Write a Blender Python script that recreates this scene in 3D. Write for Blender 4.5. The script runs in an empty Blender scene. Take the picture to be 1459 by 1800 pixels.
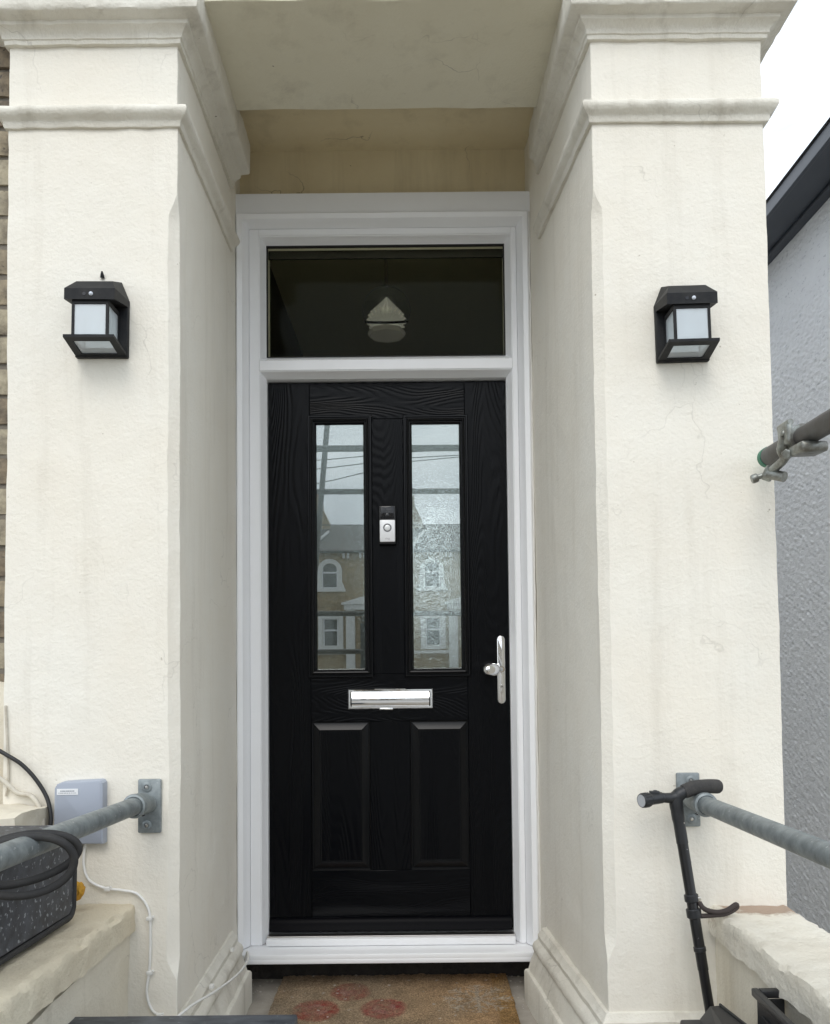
import bpy, bmesh, math, random
from mathutils import Vector, Matrix, noise
random.seed(7)
S = bpy.context.scene
C = S.collection
PI = math.pi

# ------------------------------------------------------------------ camera
cam = bpy.data.objects.new('camera', bpy.data.cameras.new('camera'))
C.objects.link(cam); S.camera = cam
cam.data.sensor_fit = 'HORIZONTAL'; cam.data.sensor_width = 36.0; cam.data.lens = 36.0
cam.data.shift_x = 0.0006; cam.data.shift_y = 0.137
cam.data.clip_start = 0.02; cam.data.clip_end = 600
pitch, yaw, roll = 0.0379, 0.0004, -0.0102
fw = Vector((math.sin(yaw)*math.cos(pitch), math.cos(yaw)*math.cos(pitch), math.sin(pitch)))
rt = Vector((math.cos(yaw), -math.sin(yaw), 0)); up = rt.cross(fw)
r2 = rt*math.cos(roll)+up*math.sin(roll); u2 = up*math.cos(roll)-rt*math.sin(roll)
cam.matrix_world = Matrix.Translation((0.0908, -2.97, 1.1323)) @ Matrix((r2, u2, -fw)).transposed().to_4x4()

# ------------------------------------------------------------------ sky, sun, exposure
SUN_EL, SUN_AZ = math.radians(46), math.radians(190)      # azimuth clockwise from +Y
world = bpy.data.worlds.new('World'); S.world = world; world.use_nodes = True
wn, wl = world.node_tree.nodes, world.node_tree.links
bg = wn['Background']; bg.inputs['Strength'].default_value = 0.1
sky = wn.new('ShaderNodeTexSky'); sky.sky_type = 'NISHITA'; sky.sun_disc = False
sky.sun_elevation = SUN_EL; sky.sun_rotation = SUN_AZ; sky.air_density = 1.0; sky.dust_density = 2.0
tc = wn.new('ShaderNodeTexCoord')
mp = wn.new('ShaderNodeMapping'); mp.inputs['Scale'].default_value = (1.6, 1.6, 4.2); mp.inputs['Location'].default_value = (3.1, 1.7, 0.4)
nt = wn.new('ShaderNodeTexNoise'); nt.inputs['Scale'].default_value = 1.5; nt.inputs['Detail'].default_value = 7; nt.inputs['Roughness'].default_value = 0.55
wl.new(tc.outputs['Generated'], mp.inputs['Vector']); wl.new(mp.outputs['Vector'], nt.inputs['Vector'])
cr = wn.new('ShaderNodeValToRGB')                          # cloud brightness: grey undersides to white
cr.color_ramp.elements[0].position = 0.30; cr.color_ramp.elements[0].color = (3.3, 4.0, 4.8, 1)
cr.color_ramp.elements[1].position = 0.70; cr.color_ramp.elements[1].color = (9.6, 10.0, 10.4, 1)
wl.new(nt.outputs['Fac'], cr.inputs['Fac'])
cov = wn.new('ShaderNodeMapRange'); cov.inputs['From Min'].default_value = 0.35; cov.inputs['From Max'].default_value = 0.5
cov.inputs['To Min'].default_value = 0.72; cov.inputs['To Max'].default_value = 0.97
wl.new(nt.outputs['Fac'], cov.inputs['Value'])
mx = wn.new('ShaderNodeMix'); mx.data_type = 'RGBA'
wl.new(cov.outputs['Result'], mx.inputs['Factor']); wl.new(sky.outputs['Color'], mx.inputs['A']); wl.new(cr.outputs['Color'], mx.inputs['B'])
wl.new(mx.outputs['Result'], bg.inputs['Color'])
sun = bpy.data.objects.new('sun', bpy.data.lights.new('sun', 'SUN')); C.objects.link(sun)
sun.data.energy = 0.5; sun.data.angle = math.radians(30); sun.data.color = (1.0, 0.95, 0.88)
sd = Vector((math.sin(SUN_AZ)*math.cos(SUN_EL), math.cos(SUN_AZ)*math.cos(SUN_EL), math.sin(SUN_EL)))
sun.rotation_euler = (-sd).to_track_quat('-Z', 'Y').to_euler()
sun.location = sd*30
S.view_settings.view_transform = 'Standard'; S.view_settings.look = 'None'
S.view_settings.exposure = 1.13; S.view_settings.gamma = 1.0
S.cycles.max_bounces = 8; S.cycles.diffuse_bounces = 4; S.cycles.glossy_bounces = 4
S.cycles.transmission_bounces = 8; S.cycles.transparent_max_bounces = 12

# ------------------------------------------------------------------ materials
def L(nt_, a, b): nt_.links.new(a, b)
def mat(name, col, rough=0.6, metal=0.0, vary=None, bump=None, bump2=None, spec=0.5, specks=None, coat=0.0, stretch=None):
    """vary=(scale, amount, tint colour); bump=(scale, strength, distance); specks=(scale, threshold, colour)"""
    m = bpy.data.materials.new(name); m.use_nodes = True
    t = m.node_tree; n = t.nodes; b = n['Principled BSDF']
    b.inputs['Base Color'].default_value = (*col, 1); b.inputs['Roughness'].default_value = rough
    b.inputs['Metallic'].default_value = metal; b.inputs['Specular IOR Level'].default_value = spec
    b.inputs['Coat Weight'].default_value = coat
    tcn = n.new('ShaderNodeNewGeometry'); vec = tcn.outputs['Position']
    if stretch:
        mpn = n.new('ShaderNodeMapping'); mpn.inputs['Scale'].default_value = stretch; L(t, vec, mpn.inputs['Vector']); vec = mpn.outputs['Vector']
    def noi(scale, detail=5, rg=0.6):
        q = n.new('ShaderNodeTexNoise'); q.inputs['Scale'].default_value = scale; q.inputs['Detail'].default_value = detail
        q.inputs['Roughness'].default_value = rg; L(t, vec, q.inputs['Vector']); return q.outputs['Fac']
    cur = None
    if vary:
        sc, am, tint = vary
        mr = n.new('ShaderNodeMapRange'); mr.inputs['From Min'].default_value = 0.35; mr.inputs['From Max'].default_value = 0.7
        mr.inputs['To Max'].default_value = am; L(t, noi(sc, 5, 0.65), mr.inputs['Value'])
        x = n.new('ShaderNodeMix'); x.data_type = 'RGBA'; x.inputs['A'].default_value = (*col, 1); x.inputs['B'].default_value = (*tint, 1)
        L(t, mr.outputs['Result'], x.inputs['Factor']); cur = x.outputs['Result']
    if specks:
        sc, th, tint = specks
        mr = n.new('ShaderNodeMapRange'); mr.inputs['From Min'].default_value = th; mr.inputs['From Max'].default_value = th+0.05
        L(t, noi(sc, 2, 0.5), mr.inputs['Value'])
        x = n.new('ShaderNodeMix'); x.data_type = 'RGBA'; x.inputs['A'].default_value = (*col, 1); x.inputs['B'].default_value = (*tint, 1)
        if cur: L(t, cur, x.inputs['A'])
        L(t, mr.outputs['Result'], x.inputs['Factor']); cur = x.outputs['Result']
    if cur: L(t, cur, b.inputs['Base Color'])
    prev = None
    for bb in (bump, bump2):
        if bb:
            k = n.new('ShaderNodeBump'); k.inputs['Strength'].default_value = bb[1]; k.inputs['Distance'].default_value = bb[2]
            L(t, noi(bb[0], 3.5, 0.6), k.inputs['Height'])
            if prev: L(t, prev, k.inputs['Normal'])
            prev = k.outputs['Normal']
    if prev: L(t, prev, b.inputs['Normal'])
    return m

def plaster(name, col, tint, dirt, crack=0.5, bs=0.35, streak=0.35):
    m = mat(name, col, 0.82, vary=(2.2, 0.55, tint), bump=(22, bs, 0.0042), bump2=(110, bs, 0.0030), spec=0.25, specks=(48, 0.775, dirt))
    t = m.node_tree; n = t.nodes; b = n['Principled BSDF']
    src = b.inputs['Base Color'].links[0].from_socket
    g = n.new('ShaderNodeNewGeometry')
    # rain streaks: tall thin stains, patchy
    sm = n.new('ShaderNodeMapping'); sm.inputs['Scale'].default_value = (11, 11, 0.9); L(t, g.outputs['Position'], sm.inputs['Vector'])
    sq = n.new('ShaderNodeTexNoise'); sq.inputs['Scale'].default_value = 1.0; sq.inputs['Detail'].default_value = 5; sq.inputs['Roughness'].default_value = 0.65; L(t, sm.outputs['Vector'], sq.inputs['Vector'])
    sr = n.new('ShaderNodeMapRange'); sr.inputs['From Min'].default_value = 0.52; sr.inputs['From Max'].default_value = 0.78; sr.inputs['To Max'].default_value = streak; L(t, sq.outputs['Fac'], sr.inputs['Value'])
    sx = n.new('ShaderNodeMix'); sx.data_type = 'RGBA'; sx.inputs['B'].default_value = (*[c*0.55+d*0.25 for c, d in zip(tint, dirt)], 1)
    L(t, src, sx.inputs['A']); L(t, sr.outputs['Result'], sx.inputs['Factor']); src = sx.outputs['Result']
    wob = n.new('ShaderNodeTexNoise'); wob.inputs['Scale'].default_value = 5; wob.inputs['Detail'].default_value = 4; L(t, g.outputs['Position'], wob.inputs['Vector'])
    ad = n.new('ShaderNodeVectorMath'); ad.operation = 'MULTIPLY_ADD'; ad.inputs[1].default_value = (0.35, 0.35, 0.35)
    L(t, wob.outputs['Color'], ad.inputs[0]); L(t, g.outputs['Position'], ad.inputs[2])
    v = n.new('ShaderNodeTexVoronoi'); v.feature = 'DISTANCE_TO_EDGE'; v.inputs['Scale'].default_value = 2.3; L(t, ad.outputs[0], v.inputs['Vector'])
    mr = n.new('ShaderNodeMapRange'); mr.inputs['From Min'].default_value = 0.0; mr.inputs['From Max'].default_value = 0.006
    mr.inputs['To Min'].default_value = crack; mr.inputs['To Max'].default_value = 0; L(t, v.outputs['Distance'], mr.inputs['Value'])
    msk = n.new('ShaderNodeTexNoise'); msk.inputs['Scale'].default_value = 2.7; msk.inputs['Detail'].default_value = 3; L(t, g.outputs['Position'], msk.inputs['Vector'])
    mm = n.new('ShaderNodeMapRange'); mm.inputs['From Min'].default_value = 0.54; mm.inputs['From Max'].default_value = 0.66; L(t, msk.outputs['Fac'], mm.inputs['Value'])
    mu = n.new('ShaderNodeMath'); mu.operation = 'MULTIPLY'; L(t, mr.outputs['Result'], mu.inputs[0]); L(t, mm.outputs['Result'], mu.inputs[1])
    x = n.new('ShaderNodeMix'); x.data_type = 'RGBA'; x.inputs['B'].default_value = (*[c*0.45 for c in dirt], 1)
    L(t, src, x.inputs['A']); L(t, mu.outputs[0], x.inputs['Factor']); L(t, x.outputs['Result'], b.inputs['Base Color'])
    return m

CREAM = plaster('cream_render', (0.815, 0.785, 0.705), (0.78, 0.72, 0.61), (0.42, 0.37, 0.29), 0.22, 0.5)
CREAM_OLD = plaster('weathered_cream_render', (0.74, 0.69, 0.575), (0.52, 0.45, 0.34), (0.24, 0.19, 0.13), 0.8, 0.6)
CREAM_DIRTY = plaster('grimy_cream_moulding', (0.79, 0.765, 0.685), (0.52, 0.47, 0.38), (0.22, 0.18, 0.13), 0.3, 0.7, 0.6)
CEIL = plaster('ceiling_cream', (0.79, 0.755, 0.62), (0.70, 0.65, 0.50), (0.22, 0.18, 0.13), 0.5)
OCHRE_SHADE = plaster('ochre_shade_render', (0.75, 0.66, 0.46), (0.63, 0.52, 0.32), (0.16, 0.11, 0.06), 0.8)  # cream in the unlit ceiling recess, its shade put into an ochre base
COPING = plaster('weathered_coping', (0.72, 0.655, 0.51), (0.50, 0.40, 0.27), (0.13, 0.10, 0.07), 0.7, 0.9)
def add_patch(m, centre, radius, col):
    t = m.node_tree; n = t.nodes; b = n['Principled BSDF']; src = b.inputs['Base Color'].links[0].from_socket
    g = n.new('ShaderNodeNewGeometry')
    d = n.new('ShaderNodeVectorMath'); d.operation = 'SUBTRACT'; d.inputs[1].default_value = centre; L(t, g.outputs['Position'], d.inputs[0])
    s = n.new('ShaderNodeVectorMath'); s.operation = 'DIVIDE'; s.inputs[1].default_value = radius; L(t, d.outputs[0], s.inputs[0])
    ln = n.new('ShaderNodeVectorMath'); ln.operation = 'LENGTH'; L(t, s.outputs[0], ln.inputs[0])
    q = n.new('ShaderNodeTexNoise'); q.inputs['Scale'].default_value = 26; q.inputs['Detail'].default_value = 8; q.inputs['Roughness'].default_value = 0.7; L(t, g.outputs['Position'], q.inputs['Vector'])
    a = n.new('ShaderNodeMath'); a.operation = 'MULTIPLY_ADD'; a.inputs[1].default_value = 1.9; L(t, q.outputs['Fac'], a.inputs[0]); L(t, ln.outputs['Value'], a.inputs[2])
    mr = n.new('ShaderNodeMapRange'); mr.inputs['From Min'].default_value = 1.5; mr.inputs['From Max'].default_value = 1.95; mr.inputs['To Min'].default_value = 0.75; mr.inputs['To Max'].default_value = 0
    L(t, a.outputs[0], mr.inputs['Value'])
    x = n.new('ShaderNodeMix'); x.data_type = 'RGBA'; x.inputs['B'].default_value = (*col, 1); L(t, src, x.inputs['A']); L(t, mr.outputs['Result'], x.inputs['Factor'])
    L(t, x.outputs['Result'], b.inputs['Base Color'])
COPING_R = plaster('weathered_coping_with_soil', (0.77, 0.735, 0.64), (0.60, 0.52, 0.40), (0.16, 0.12, 0.09), 0.8, 0.9)
add_patch(COPING_R, (0.96, -0.87, 0.49), (0.14, 0.06, 0.12), (0.27, 0.16, 0.10))

UPVC = mat('white_upvc', (0.87, 0.88, 0.90), 0.28, bump=(9, 0.02, 0.002), spec=0.5, vary=(6, 0.3, (0.80, 0.80, 0.80)))
CHROME = mat('chrome', (0.88, 0.88, 0.88), 0.06, 1.0, bump=(14, 0.05, 0.004))
STEEL = mat('satin_steel', (0.62, 0.60, 0.57), 0.28, 1.0)
BLACK_PLASTIC = mat('black_plastic', (0.016, 0.017, 0.019), 0.42, bump=(300, 0.15, 0.0005))
BLACK_GLOSS = mat('black_gloss', (0.008, 0.008, 0.010), 0.08)
BLACK_RUBBER = mat('black_rubber', (0.02, 0.02, 0.021), 0.75, bump=(220, 0.4, 0.001), vary=(30, 0.5, (0.05, 0.048, 0.045)))
FOAM = mat('foam_grip', (0.035, 0.034, 0.034), 0.95, bump=(500, 0.8, 0.001), vary=(60, 0.6, (0.07, 0.066, 0.06)))
LAMP_BLACK = mat('dusty_black_lamp', (0.006, 0.007, 0.009), 0.55, spec=0.25, vary=(28, 0.3, (0.06, 0.056, 0.05)), bump=(160, 0.2, 0.0006))
GALV = mat('galvanised_steel', (0.30, 0.33, 0.335), 0.5, 0.45, vary=(30, 0.95, (0.15, 0.17, 0.175)), bump=(90, 0.4, 0.001), specks=(75, 0.68, (0.40, 0.42, 0.42)))
GALV_DARK = mat('weathered_scaffold_steel', (0.115, 0.117, 0.115), 0.5, 0.5, vary=(14, 0.8, (0.075, 0.062, 0.055)), bump=(70, 0.35, 0.001))
COUPLER = mat('zinc_coupler', (0.32, 0.34, 0.32), 0.38, 0.7, vary=(40, 0.9, (0.12, 0.105, 0.085)), bump=(60, 0.4, 0.0015))
GREEN = mat('green_plastic_cap', (0.02, 0.16, 0.09), 0.45)
WHITE_PL = mat('white_plastic', (0.78, 0.77, 0.74), 0.4, vary=(20, 0.4, (0.66, 0.64, 0.58)))
DIRTY_PL = mat('dirty_cream_cable', (0.62, 0.58, 0.49), 0.6, vary=(30, 0.8, (0.36, 0.31, 0.24)), bump=(60, 0.5, 0.002))
GREYBOX = mat('blue_grey_plastic', (0.33, 0.36, 0.42), 0.42, bump=(200, 0.08, 0.0005))
STICKER = mat('white_sticker', (0.78, 0.79, 0.80), 0.4)
PRINT = mat('grey_print', (0.16, 0.18, 0.22), 0.5)
PRINT_L = mat('light_grey_print', (0.42, 0.43, 0.45), 0.5)
YELLOW = mat('yellow_foam', (0.62, 0.33, 0.03), 0.8, bump=(60, 0.9, 0.006), vary=(40, 0.8, (0.30, 0.13, 0.01)))
SPECKLE = mat('paint_splashed_black', (0.022, 0.024, 0.030), 0.5, vary=(26, 0.8, (0.075, 0.082, 0.10)), specks=(85, 0.61, (0.27, 0.29, 0.31)), bump=(40, 0.4, 0.002))
SLATEBOX = mat('scuffed_dark_lid', (0.035, 0.04, 0.047), 0.5, vary=(18, 0.9, (0.12, 0.13, 0.145)), specks=(60, 0.68, (0.3, 0.32, 0.33)), bump=(60, 0.3, 0.001), stretch=(1, 3, 1))
NEIGH = mat('roughcast_grey', (0.78, 0.80, 0.84), 0.9, vary=(5, 0.5, (0.70, 0.72, 0.77)), bump=(90, 0.5, 0.006), bump2=(240, 0.5, 0.003), stretch=(1, 0.55, 1.5), specks=(60, 0.63, (0.60, 0.62, 0.67)))
NAVY = mat('dark_painted_timber', (0.022, 0.028, 0.040), 0.38, vary=(5, 0.7, (0.05, 0.06, 0.078)), bump=(20, 0.2, 0.003), stretch=(1, 0.25, 1))
MORTAR = mat('mortar', (0.20, 0.18, 0.15), 0.95, bump=(90, 0.7, 0.003), vary=(20, 0.8, (0.17, 0.15, 0.12)))
BRICKS = [mat('stock_brick_a', (0.37, 0.31, 0.215), 0.9, vary=(30, 0.95, (0.13, 0.11, 0.085)), bump=(50, 0.8, 0.004), specks=(40, 0.66, (0.10, 0.085, 0.07))),
          mat('stock_brick_b', (0.28, 0.225, 0.155), 0.9, vary=(26, 0.95, (0.09, 0.075, 0.06)), bump=(50, 0.8, 0.004), specks=(40, 0.66, (0.09, 0.08, 0.07))),
          mat('stock_brick_c', (0.44, 0.39, 0.285), 0.9, vary=(28, 0.95, (0.17, 0.145, 0.11)), bump=(50, 0.8, 0.004), specks=(40, 0.68, (0.12, 0.10, 0.08)))]
CONCRETE = mat('dusty_concrete', (0.40, 0.365, 0.315), 0.9, vary=(7, 0.8, (0.22, 0.20, 0.17)), bump=(40, 0.5, 0.004), specks=(85, 0.70, (0.55, 0.53, 0.48)))
SILL_SHADE = mat('sill_shade_masonry', (0.025, 0.023, 0.021), 0.9, bump=(60, 0.9, 0.01), vary=(30, 0.6, (0.06, 0.052, 0.045)))  # shade under the door sill put into the base colour
ASPHALT = mat('asphalt', (0.05, 0.05, 0.052), 0.9, vary=(3, 0.6, (0.075, 0.073, 0.07)), bump=(200, 0.4, 0.003))
PAVING = mat('paving_slabs', (0.36, 0.345, 0.32), 0.9, vary=(2, 0.7, (0.19, 0.18, 0.165)), bump=(60, 0.3, 0.003))
SOIL = mat('front_garden_gravel', (0.33, 0.30, 0.25), 0.95, vary=(9, 0.8, (0.22, 0.20, 0.15)), bump=(60, 0.7, 0.02))
OPP_BRICK = mat('terrace_brick', (0.34, 0.255, 0.145), 0.9, vary=(1.5, 0.7, (0.22, 0.165, 0.10)), specks=(9, 0.56, (0.45, 0.35, 0.21)))
SLATE = mat('roof_slate', (0.085, 0.082, 0.082), 0.7, vary=(2, 0.7, (0.13, 0.122, 0.115)), specks=(5, 0.58, (0.055, 0.052, 0.05)), bump=(8, 0.5, 0.02))
STONEPAINT = mat('white_painted_stone', (0.82, 0.82, 0.80), 0.7, vary=(3, 0.5, (0.60, 0.59, 0.55)))
DARKGLASS = mat('window_glass', (0.05, 0.06, 0.065), 0.04, spec=0.9)
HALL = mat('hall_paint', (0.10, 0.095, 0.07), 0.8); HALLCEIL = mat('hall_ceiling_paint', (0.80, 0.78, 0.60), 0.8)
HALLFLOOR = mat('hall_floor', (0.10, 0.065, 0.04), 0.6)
CABLE_BLK = mat('black_cable_sheath', (0.012, 0.012, 0.013), 0.5)
CONDUCTOR = mat('overhead_wire', (0.03, 0.03, 0.032), 0.6)
LENS = mat('led_lens', (0.55, 0.57, 0.6), 0.12, 0.3)
SENSOR = mat('sensor_dome', (0.62, 0.66, 0.72), 0.35)
STRAP = mat('brown_black_strap', (0.045, 0.034, 0.030), 0.8, bump=(200, 0.5, 0.001))

def door_black(name, axis):
    m = bpy.data.materials.new(name); m.use_nodes = True; t = m.node_tree; n = t.nodes; b = n['Principled BSDF']
    b.inputs['Base Color'].default_value = (0.0018, 0.0022, 0.0032, 1); b.inputs['Roughness'].default_value = 0.27; b.inputs['Specular IOR Level'].default_value = 0.13
    g = n.new('ShaderNodeNewGeometry'); mpn = n.new('ShaderNodeMapping'); L(t, g.outputs['Position'], mpn.inputs['Vector'])
    mpn.inputs['Scale'].default_value = (1, 1, 0.13) if axis == 'z' else (0.22, 1, 1)
    big = n.new('ShaderNodeTexNoise'); big.inputs['Scale'].default_value = 5.2; big.inputs['Detail'].default_value = 1.5; L(t, mpn.outputs['Vector'], big.inputs['Vector'])
    ring = n.new('ShaderNodeMath'); ring.operation = 'MULTIPLY'; ring.inputs[1].default_value = 330; L(t, big.outputs['Fac'], ring.inputs[0])
    fine = n.new('ShaderNodeTexNoise'); fine.inputs['Scale'].default_value = 55; fine.inputs['Detail'].default_value = 4; L(t, mpn.outputs['Vector'], fine.inputs['Vector'])
    ad = n.new('ShaderNodeMath'); ad.operation = 'MULTIPLY_ADD'; ad.inputs[1].default_value = 4.4; L(t, fine.outputs['Fac'], ad.inputs[0]); L(t, ring.outputs[0], ad.inputs[2])
    sn = n.new('ShaderNodeMath'); sn.operation = 'SINE'; L(t, ad.outputs[0], sn.inputs[0])
    h = n.new('ShaderNodeMath'); h.operation = 'MULTIPLY_ADD'; h.inputs[1].default_value = 0.35; L(t, fine.outputs['Fac'], h.inputs[0]); L(t, sn.outputs[0], h.inputs[2])
    k = n.new('ShaderNodeBump'); k.inputs['Strength'].default_value = 0.5; k.inputs['Distance'].default_value = 0.0005; L(t, h.outputs[0], k.inputs['Height'])
    L(t, k.outputs['Normal'], b.inputs['Normal'])
    return m
DOOR_V = door_black('black_grained_door_upright', 'z'); DOOR_H = door_black('black_grained_door_level', 'x')
DOOR_P = mat('black_glazing_bead', (0.003, 0.0035, 0.0045), 0.24, spec=0.24); DOOR_BAR = mat('black_weather_bar', (0.002, 0.002, 0.003), 0.35, spec=0.05)

def glassy(name, refl, tint, stipple=0.0, rough=0.0):
    m = bpy.data.materials.new(name); m.use_nodes = True; t = m.node_tree; n = t.nodes; n.clear()
    o = n.new('ShaderNodeOutputMaterial'); mixn = n.new('ShaderNodeMixShader'); mixn.inputs[0].default_value = refl
    gl = n.new('ShaderNodeBsdfGlossy'); gl.inputs['Roughness'].default_value = 0.004; gl.inputs['Color'].default_value = (0.92, 0.98, 0.97, 1)
    if stipple:
        tr = n.new('ShaderNodeBsdfRefraction'); tr.inputs['IOR'].default_value = 1.45; tr.inputs['Roughness'].default_value = 0.05
        g = n.new('ShaderNodeNewGeometry'); q = n.new('ShaderNodeTexVoronoi'); q.inputs['Scale'].default_value = 260; L(t, g.outputs['Position'], q.inputs['Vector'])
        k = n.new('ShaderNodeBump'); k.inputs['Strength'].default_value = stipple; k.inputs['Distance'].default_value = 0.0026; L(t, q.outputs['Distance'], k.inputs['Height']); L(t, k.outputs['Normal'], tr.inputs['Normal'])
    else:
        tr = n.new('ShaderNodeBsdfTransparent')
    tr.inputs['Color'].default_value = (*tint, 1)
    L(t, tr.outputs[0], mixn.inputs[1]); L(t, gl.outputs[0], mixn.inputs[2]); L(t, mixn.outputs[0], o.inputs['Surface'])
    return m
PANE = glassy('stippled_door_glass', 0.225, (0.88, 0.92, 0.90), 0.30)
FANGLASS = glassy('fanlight_glass', 0.0022, (0.94, 0.93, 0.84))
CLEARGLASS = glassy('clear_glass', 0.16, (0.93, 0.95, 0.95))
OPENGLASS = glassy('back_window_glass', 0.06, (0.95, 0.96, 0.96))
def frosted():
    m = bpy.data.materials.new('lantern_acrylic'); m.use_nodes = True; t = m.node_tree; n = t.nodes; n.clear()
    o = n.new('ShaderNodeOutputMaterial'); a = n.new('ShaderNodeMixShader'); b2 = n.new('ShaderNodeMixShader')
    tr = n.new('ShaderNodeBsdfTransparent'); tr.inputs['Color'].default_value = (0.93, 0.96, 0.97, 1)
    df0 = n.new('ShaderNodeBsdfTranslucent'); df0.inputs['Color'].default_value = (0.9, 0.94, 0.96, 1)
    df1 = n.new('ShaderNodeBsdfDiffuse'); df1.inputs['Color'].default_value = (0.88, 0.92, 0.95, 1)
    df = n.new('ShaderNodeMixShader'); L(t, df0.outputs[0], df.inputs[1]); L(t, df1.outputs[0], df.inputs[2]); df.inputs[0].default_value = 0.6
    gl = n.new('ShaderNodeBsdfGlossy'); gl.inputs['Roughness'].default_value = 0.08
    a.inputs[0].default_value = 0.46; b2.inputs[0].default_value = 0.13
    L(t, tr.outputs[0], a.inputs[1]); L(t, df.outputs[0], a.inputs[2]); L(t, a.outputs[0], b2.inputs[1]); L(t, gl.outputs[0], b2.inputs[2]); L(t, b2.outputs[0], o.inputs['Surface'])
    return m
ACRYLIC = frosted()
REFLECTOR = mat('white_reflector', (0.92, 0.94, 0.95), 0.35)

# ------------------------------------------------------------------ mesh helpers: each returns (verts, faces)
def box(x0, x1, y0, y1, z0, z1, bev=0.0, seg=2):
    bm = bmesh.new()
    bmesh.ops.create_cube(bm, size=1.0)
    for v in bm.verts:
        v.co = Vector((x0 if v.co.x < 0 else x1, y0 if v.co.y < 0 else y1, z0 if v.co.z < 0 else z1))
    if bev: bmesh.ops.bevel(bm, geom=bm.edges[:], offset=bev, segments=seg, profile=0.5, affect='EDGES')
    return dump(bm)
def dump(bm):
    bm.verts.index_update()
    r = ([v.co.copy() for v in bm.verts], [[v.index for v in f.verts] for f in bm.faces]); bm.free(); return r
def join(*ms):
    V, Fc = [], []
    for v, f in ms:
        o = len(V); V += [Vector(p) for p in v]; Fc += [[i+o for i in q] for q in f]
    return V, Fc
def xf(m, M): return [M @ Vector(v) for v in m[0]], m[1]
def smoothpath(pts, n=8):
    P = [Vector(p) for p in pts]; P = [2*P[0]-P[1]]+P+[2*P[-1]-P[-2]]; out = []
    for i in range(1, len(P)-2):
        a, b, c, d = P[i-1:i+3]
        for k in range(n):
            t = k/n
            out.append(0.5*((2*b)+(c-a)*t+(2*a-5*b+4*c-d)*t*t+(3*b-a-3*c+d)*t**3))
    out.append(P[-2]); return out
def tube(pts, r, seg=12, closed=False):
    P = [Vector(p) for p in pts]; n = len(P); V, Fc = [], []
    rr = r if isinstance(r, (list, tuple)) else [r]*n
    T = []
    for i in range(n):
        a = P[(i-1) % n] if (closed or i > 0) else P[i]; b = P[(i+1) % n] if (closed or i < n-1) else P[i]
        T.append((b-a).normalized())
    N = T[0].orthogonal().normalized()
    for i in range(n):
        N = (N-T[i]*N.dot(T[i])).normalized(); B = T[i].cross(N)
        for k in range(seg):
            a = 2*PI*k/seg; V.append(P[i]+(N*math.cos(a)+B*math.sin(a))*rr[i])
    m = n if closed else n-1
    for i in range(m):
        for k in range(seg):
            Fc.append([i*seg+k, i*seg+(k+1) % seg, ((i+1) % n)*seg+(k+1) % seg, ((i+1) % n)*seg+k])
    if not closed:
        Fc.append(list(range(seg))[::-1]); Fc.append([(n-1)*seg+k for k in range(seg)])
    return V, Fc
def cyl(a, b, r, seg=20, r2=None): return tube([a, b], [r, r if r2 is None else r2], seg)
def lathe(prof, org=(0, 0, 0), axis=(0, 0, 1), seg=24, flute=None):
    ax = Vector(axis).normalized(); N = ax.orthogonal().normalized(); B = ax.cross(N); V, Fc = [], []
    for r, h in prof:
        for k in range(seg):
            a = 2*PI*k/seg; q = r*(1+flute*(1 if k % 2 else -1)) if flute else r
            V.append(Vector(org)+ax*h+(N*math.cos(a)+B*math.sin(a))*q)
    for i in range(len(prof)-1):
        for k in range(seg):
            Fc.append([i*seg+k, i*seg+(k+1) % seg, (i+1)*seg+(k+1) % seg, (i+1)*seg+k])
    Fc.append(list(range(seg))[::-1]); Fc.append([(len(prof)-1)*seg+k for k in range(seg)])
    return V, Fc
def ring(x0, z0, x1, z1, prof, open_bottom=False):
    """a picture-frame moulding in the XZ plane: prof = [(inset, y)]; returns [bottom, right, top, left] meshes"""
    out = []
    def P(cx, cz, i, y):
        x = x0+i if cx == 0 else x1-i
        z = (z0 if open_bottom else z0+i) if cz == 0 else z1-i
        return Vector((x, y, z))
    for (a, b) in (((0, 0), (1, 0)), ((1, 0), (1, 1)), ((1, 1), (0, 1)), ((0, 1), (0, 0))):
        V = [P(*a, i, y) for i, y in prof]+[P(*b, i, y) for i, y in prof]; n = len(prof)
        out.append((V, [[k, k+1, n+k+1, n+k] for k in range(n-1)]))
    return out
def prism(poly, y0, y1):
    n = len(poly); V = [Vector((x, y0, z)) for x, z in poly]+[Vector((x, y1, z)) for x, z in poly]
    return V, [list(range(n)), list(range(n, 2*n))[::-1]]+[[k, n+k, n+(k+1) % n, (k+1) % n] for k in range(n)]
def nz(p, amp, sc, o=0):
    q = Vector(p)*sc+Vector((o, o*1.7, o*0.3))
    return Vector((noise.noise(q), noise.noise(q+Vector((31, 7, 3))), noise.noise(q+Vector((5, 43, 17)))))*amp
def rough(m, amp, sc, amp2=0, sc2=0):
    return [v+nz(v, amp, sc)+(nz(v, amp2, sc2, 9) if amp2 else Vector()) for v in m[0]], m[1]
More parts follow.
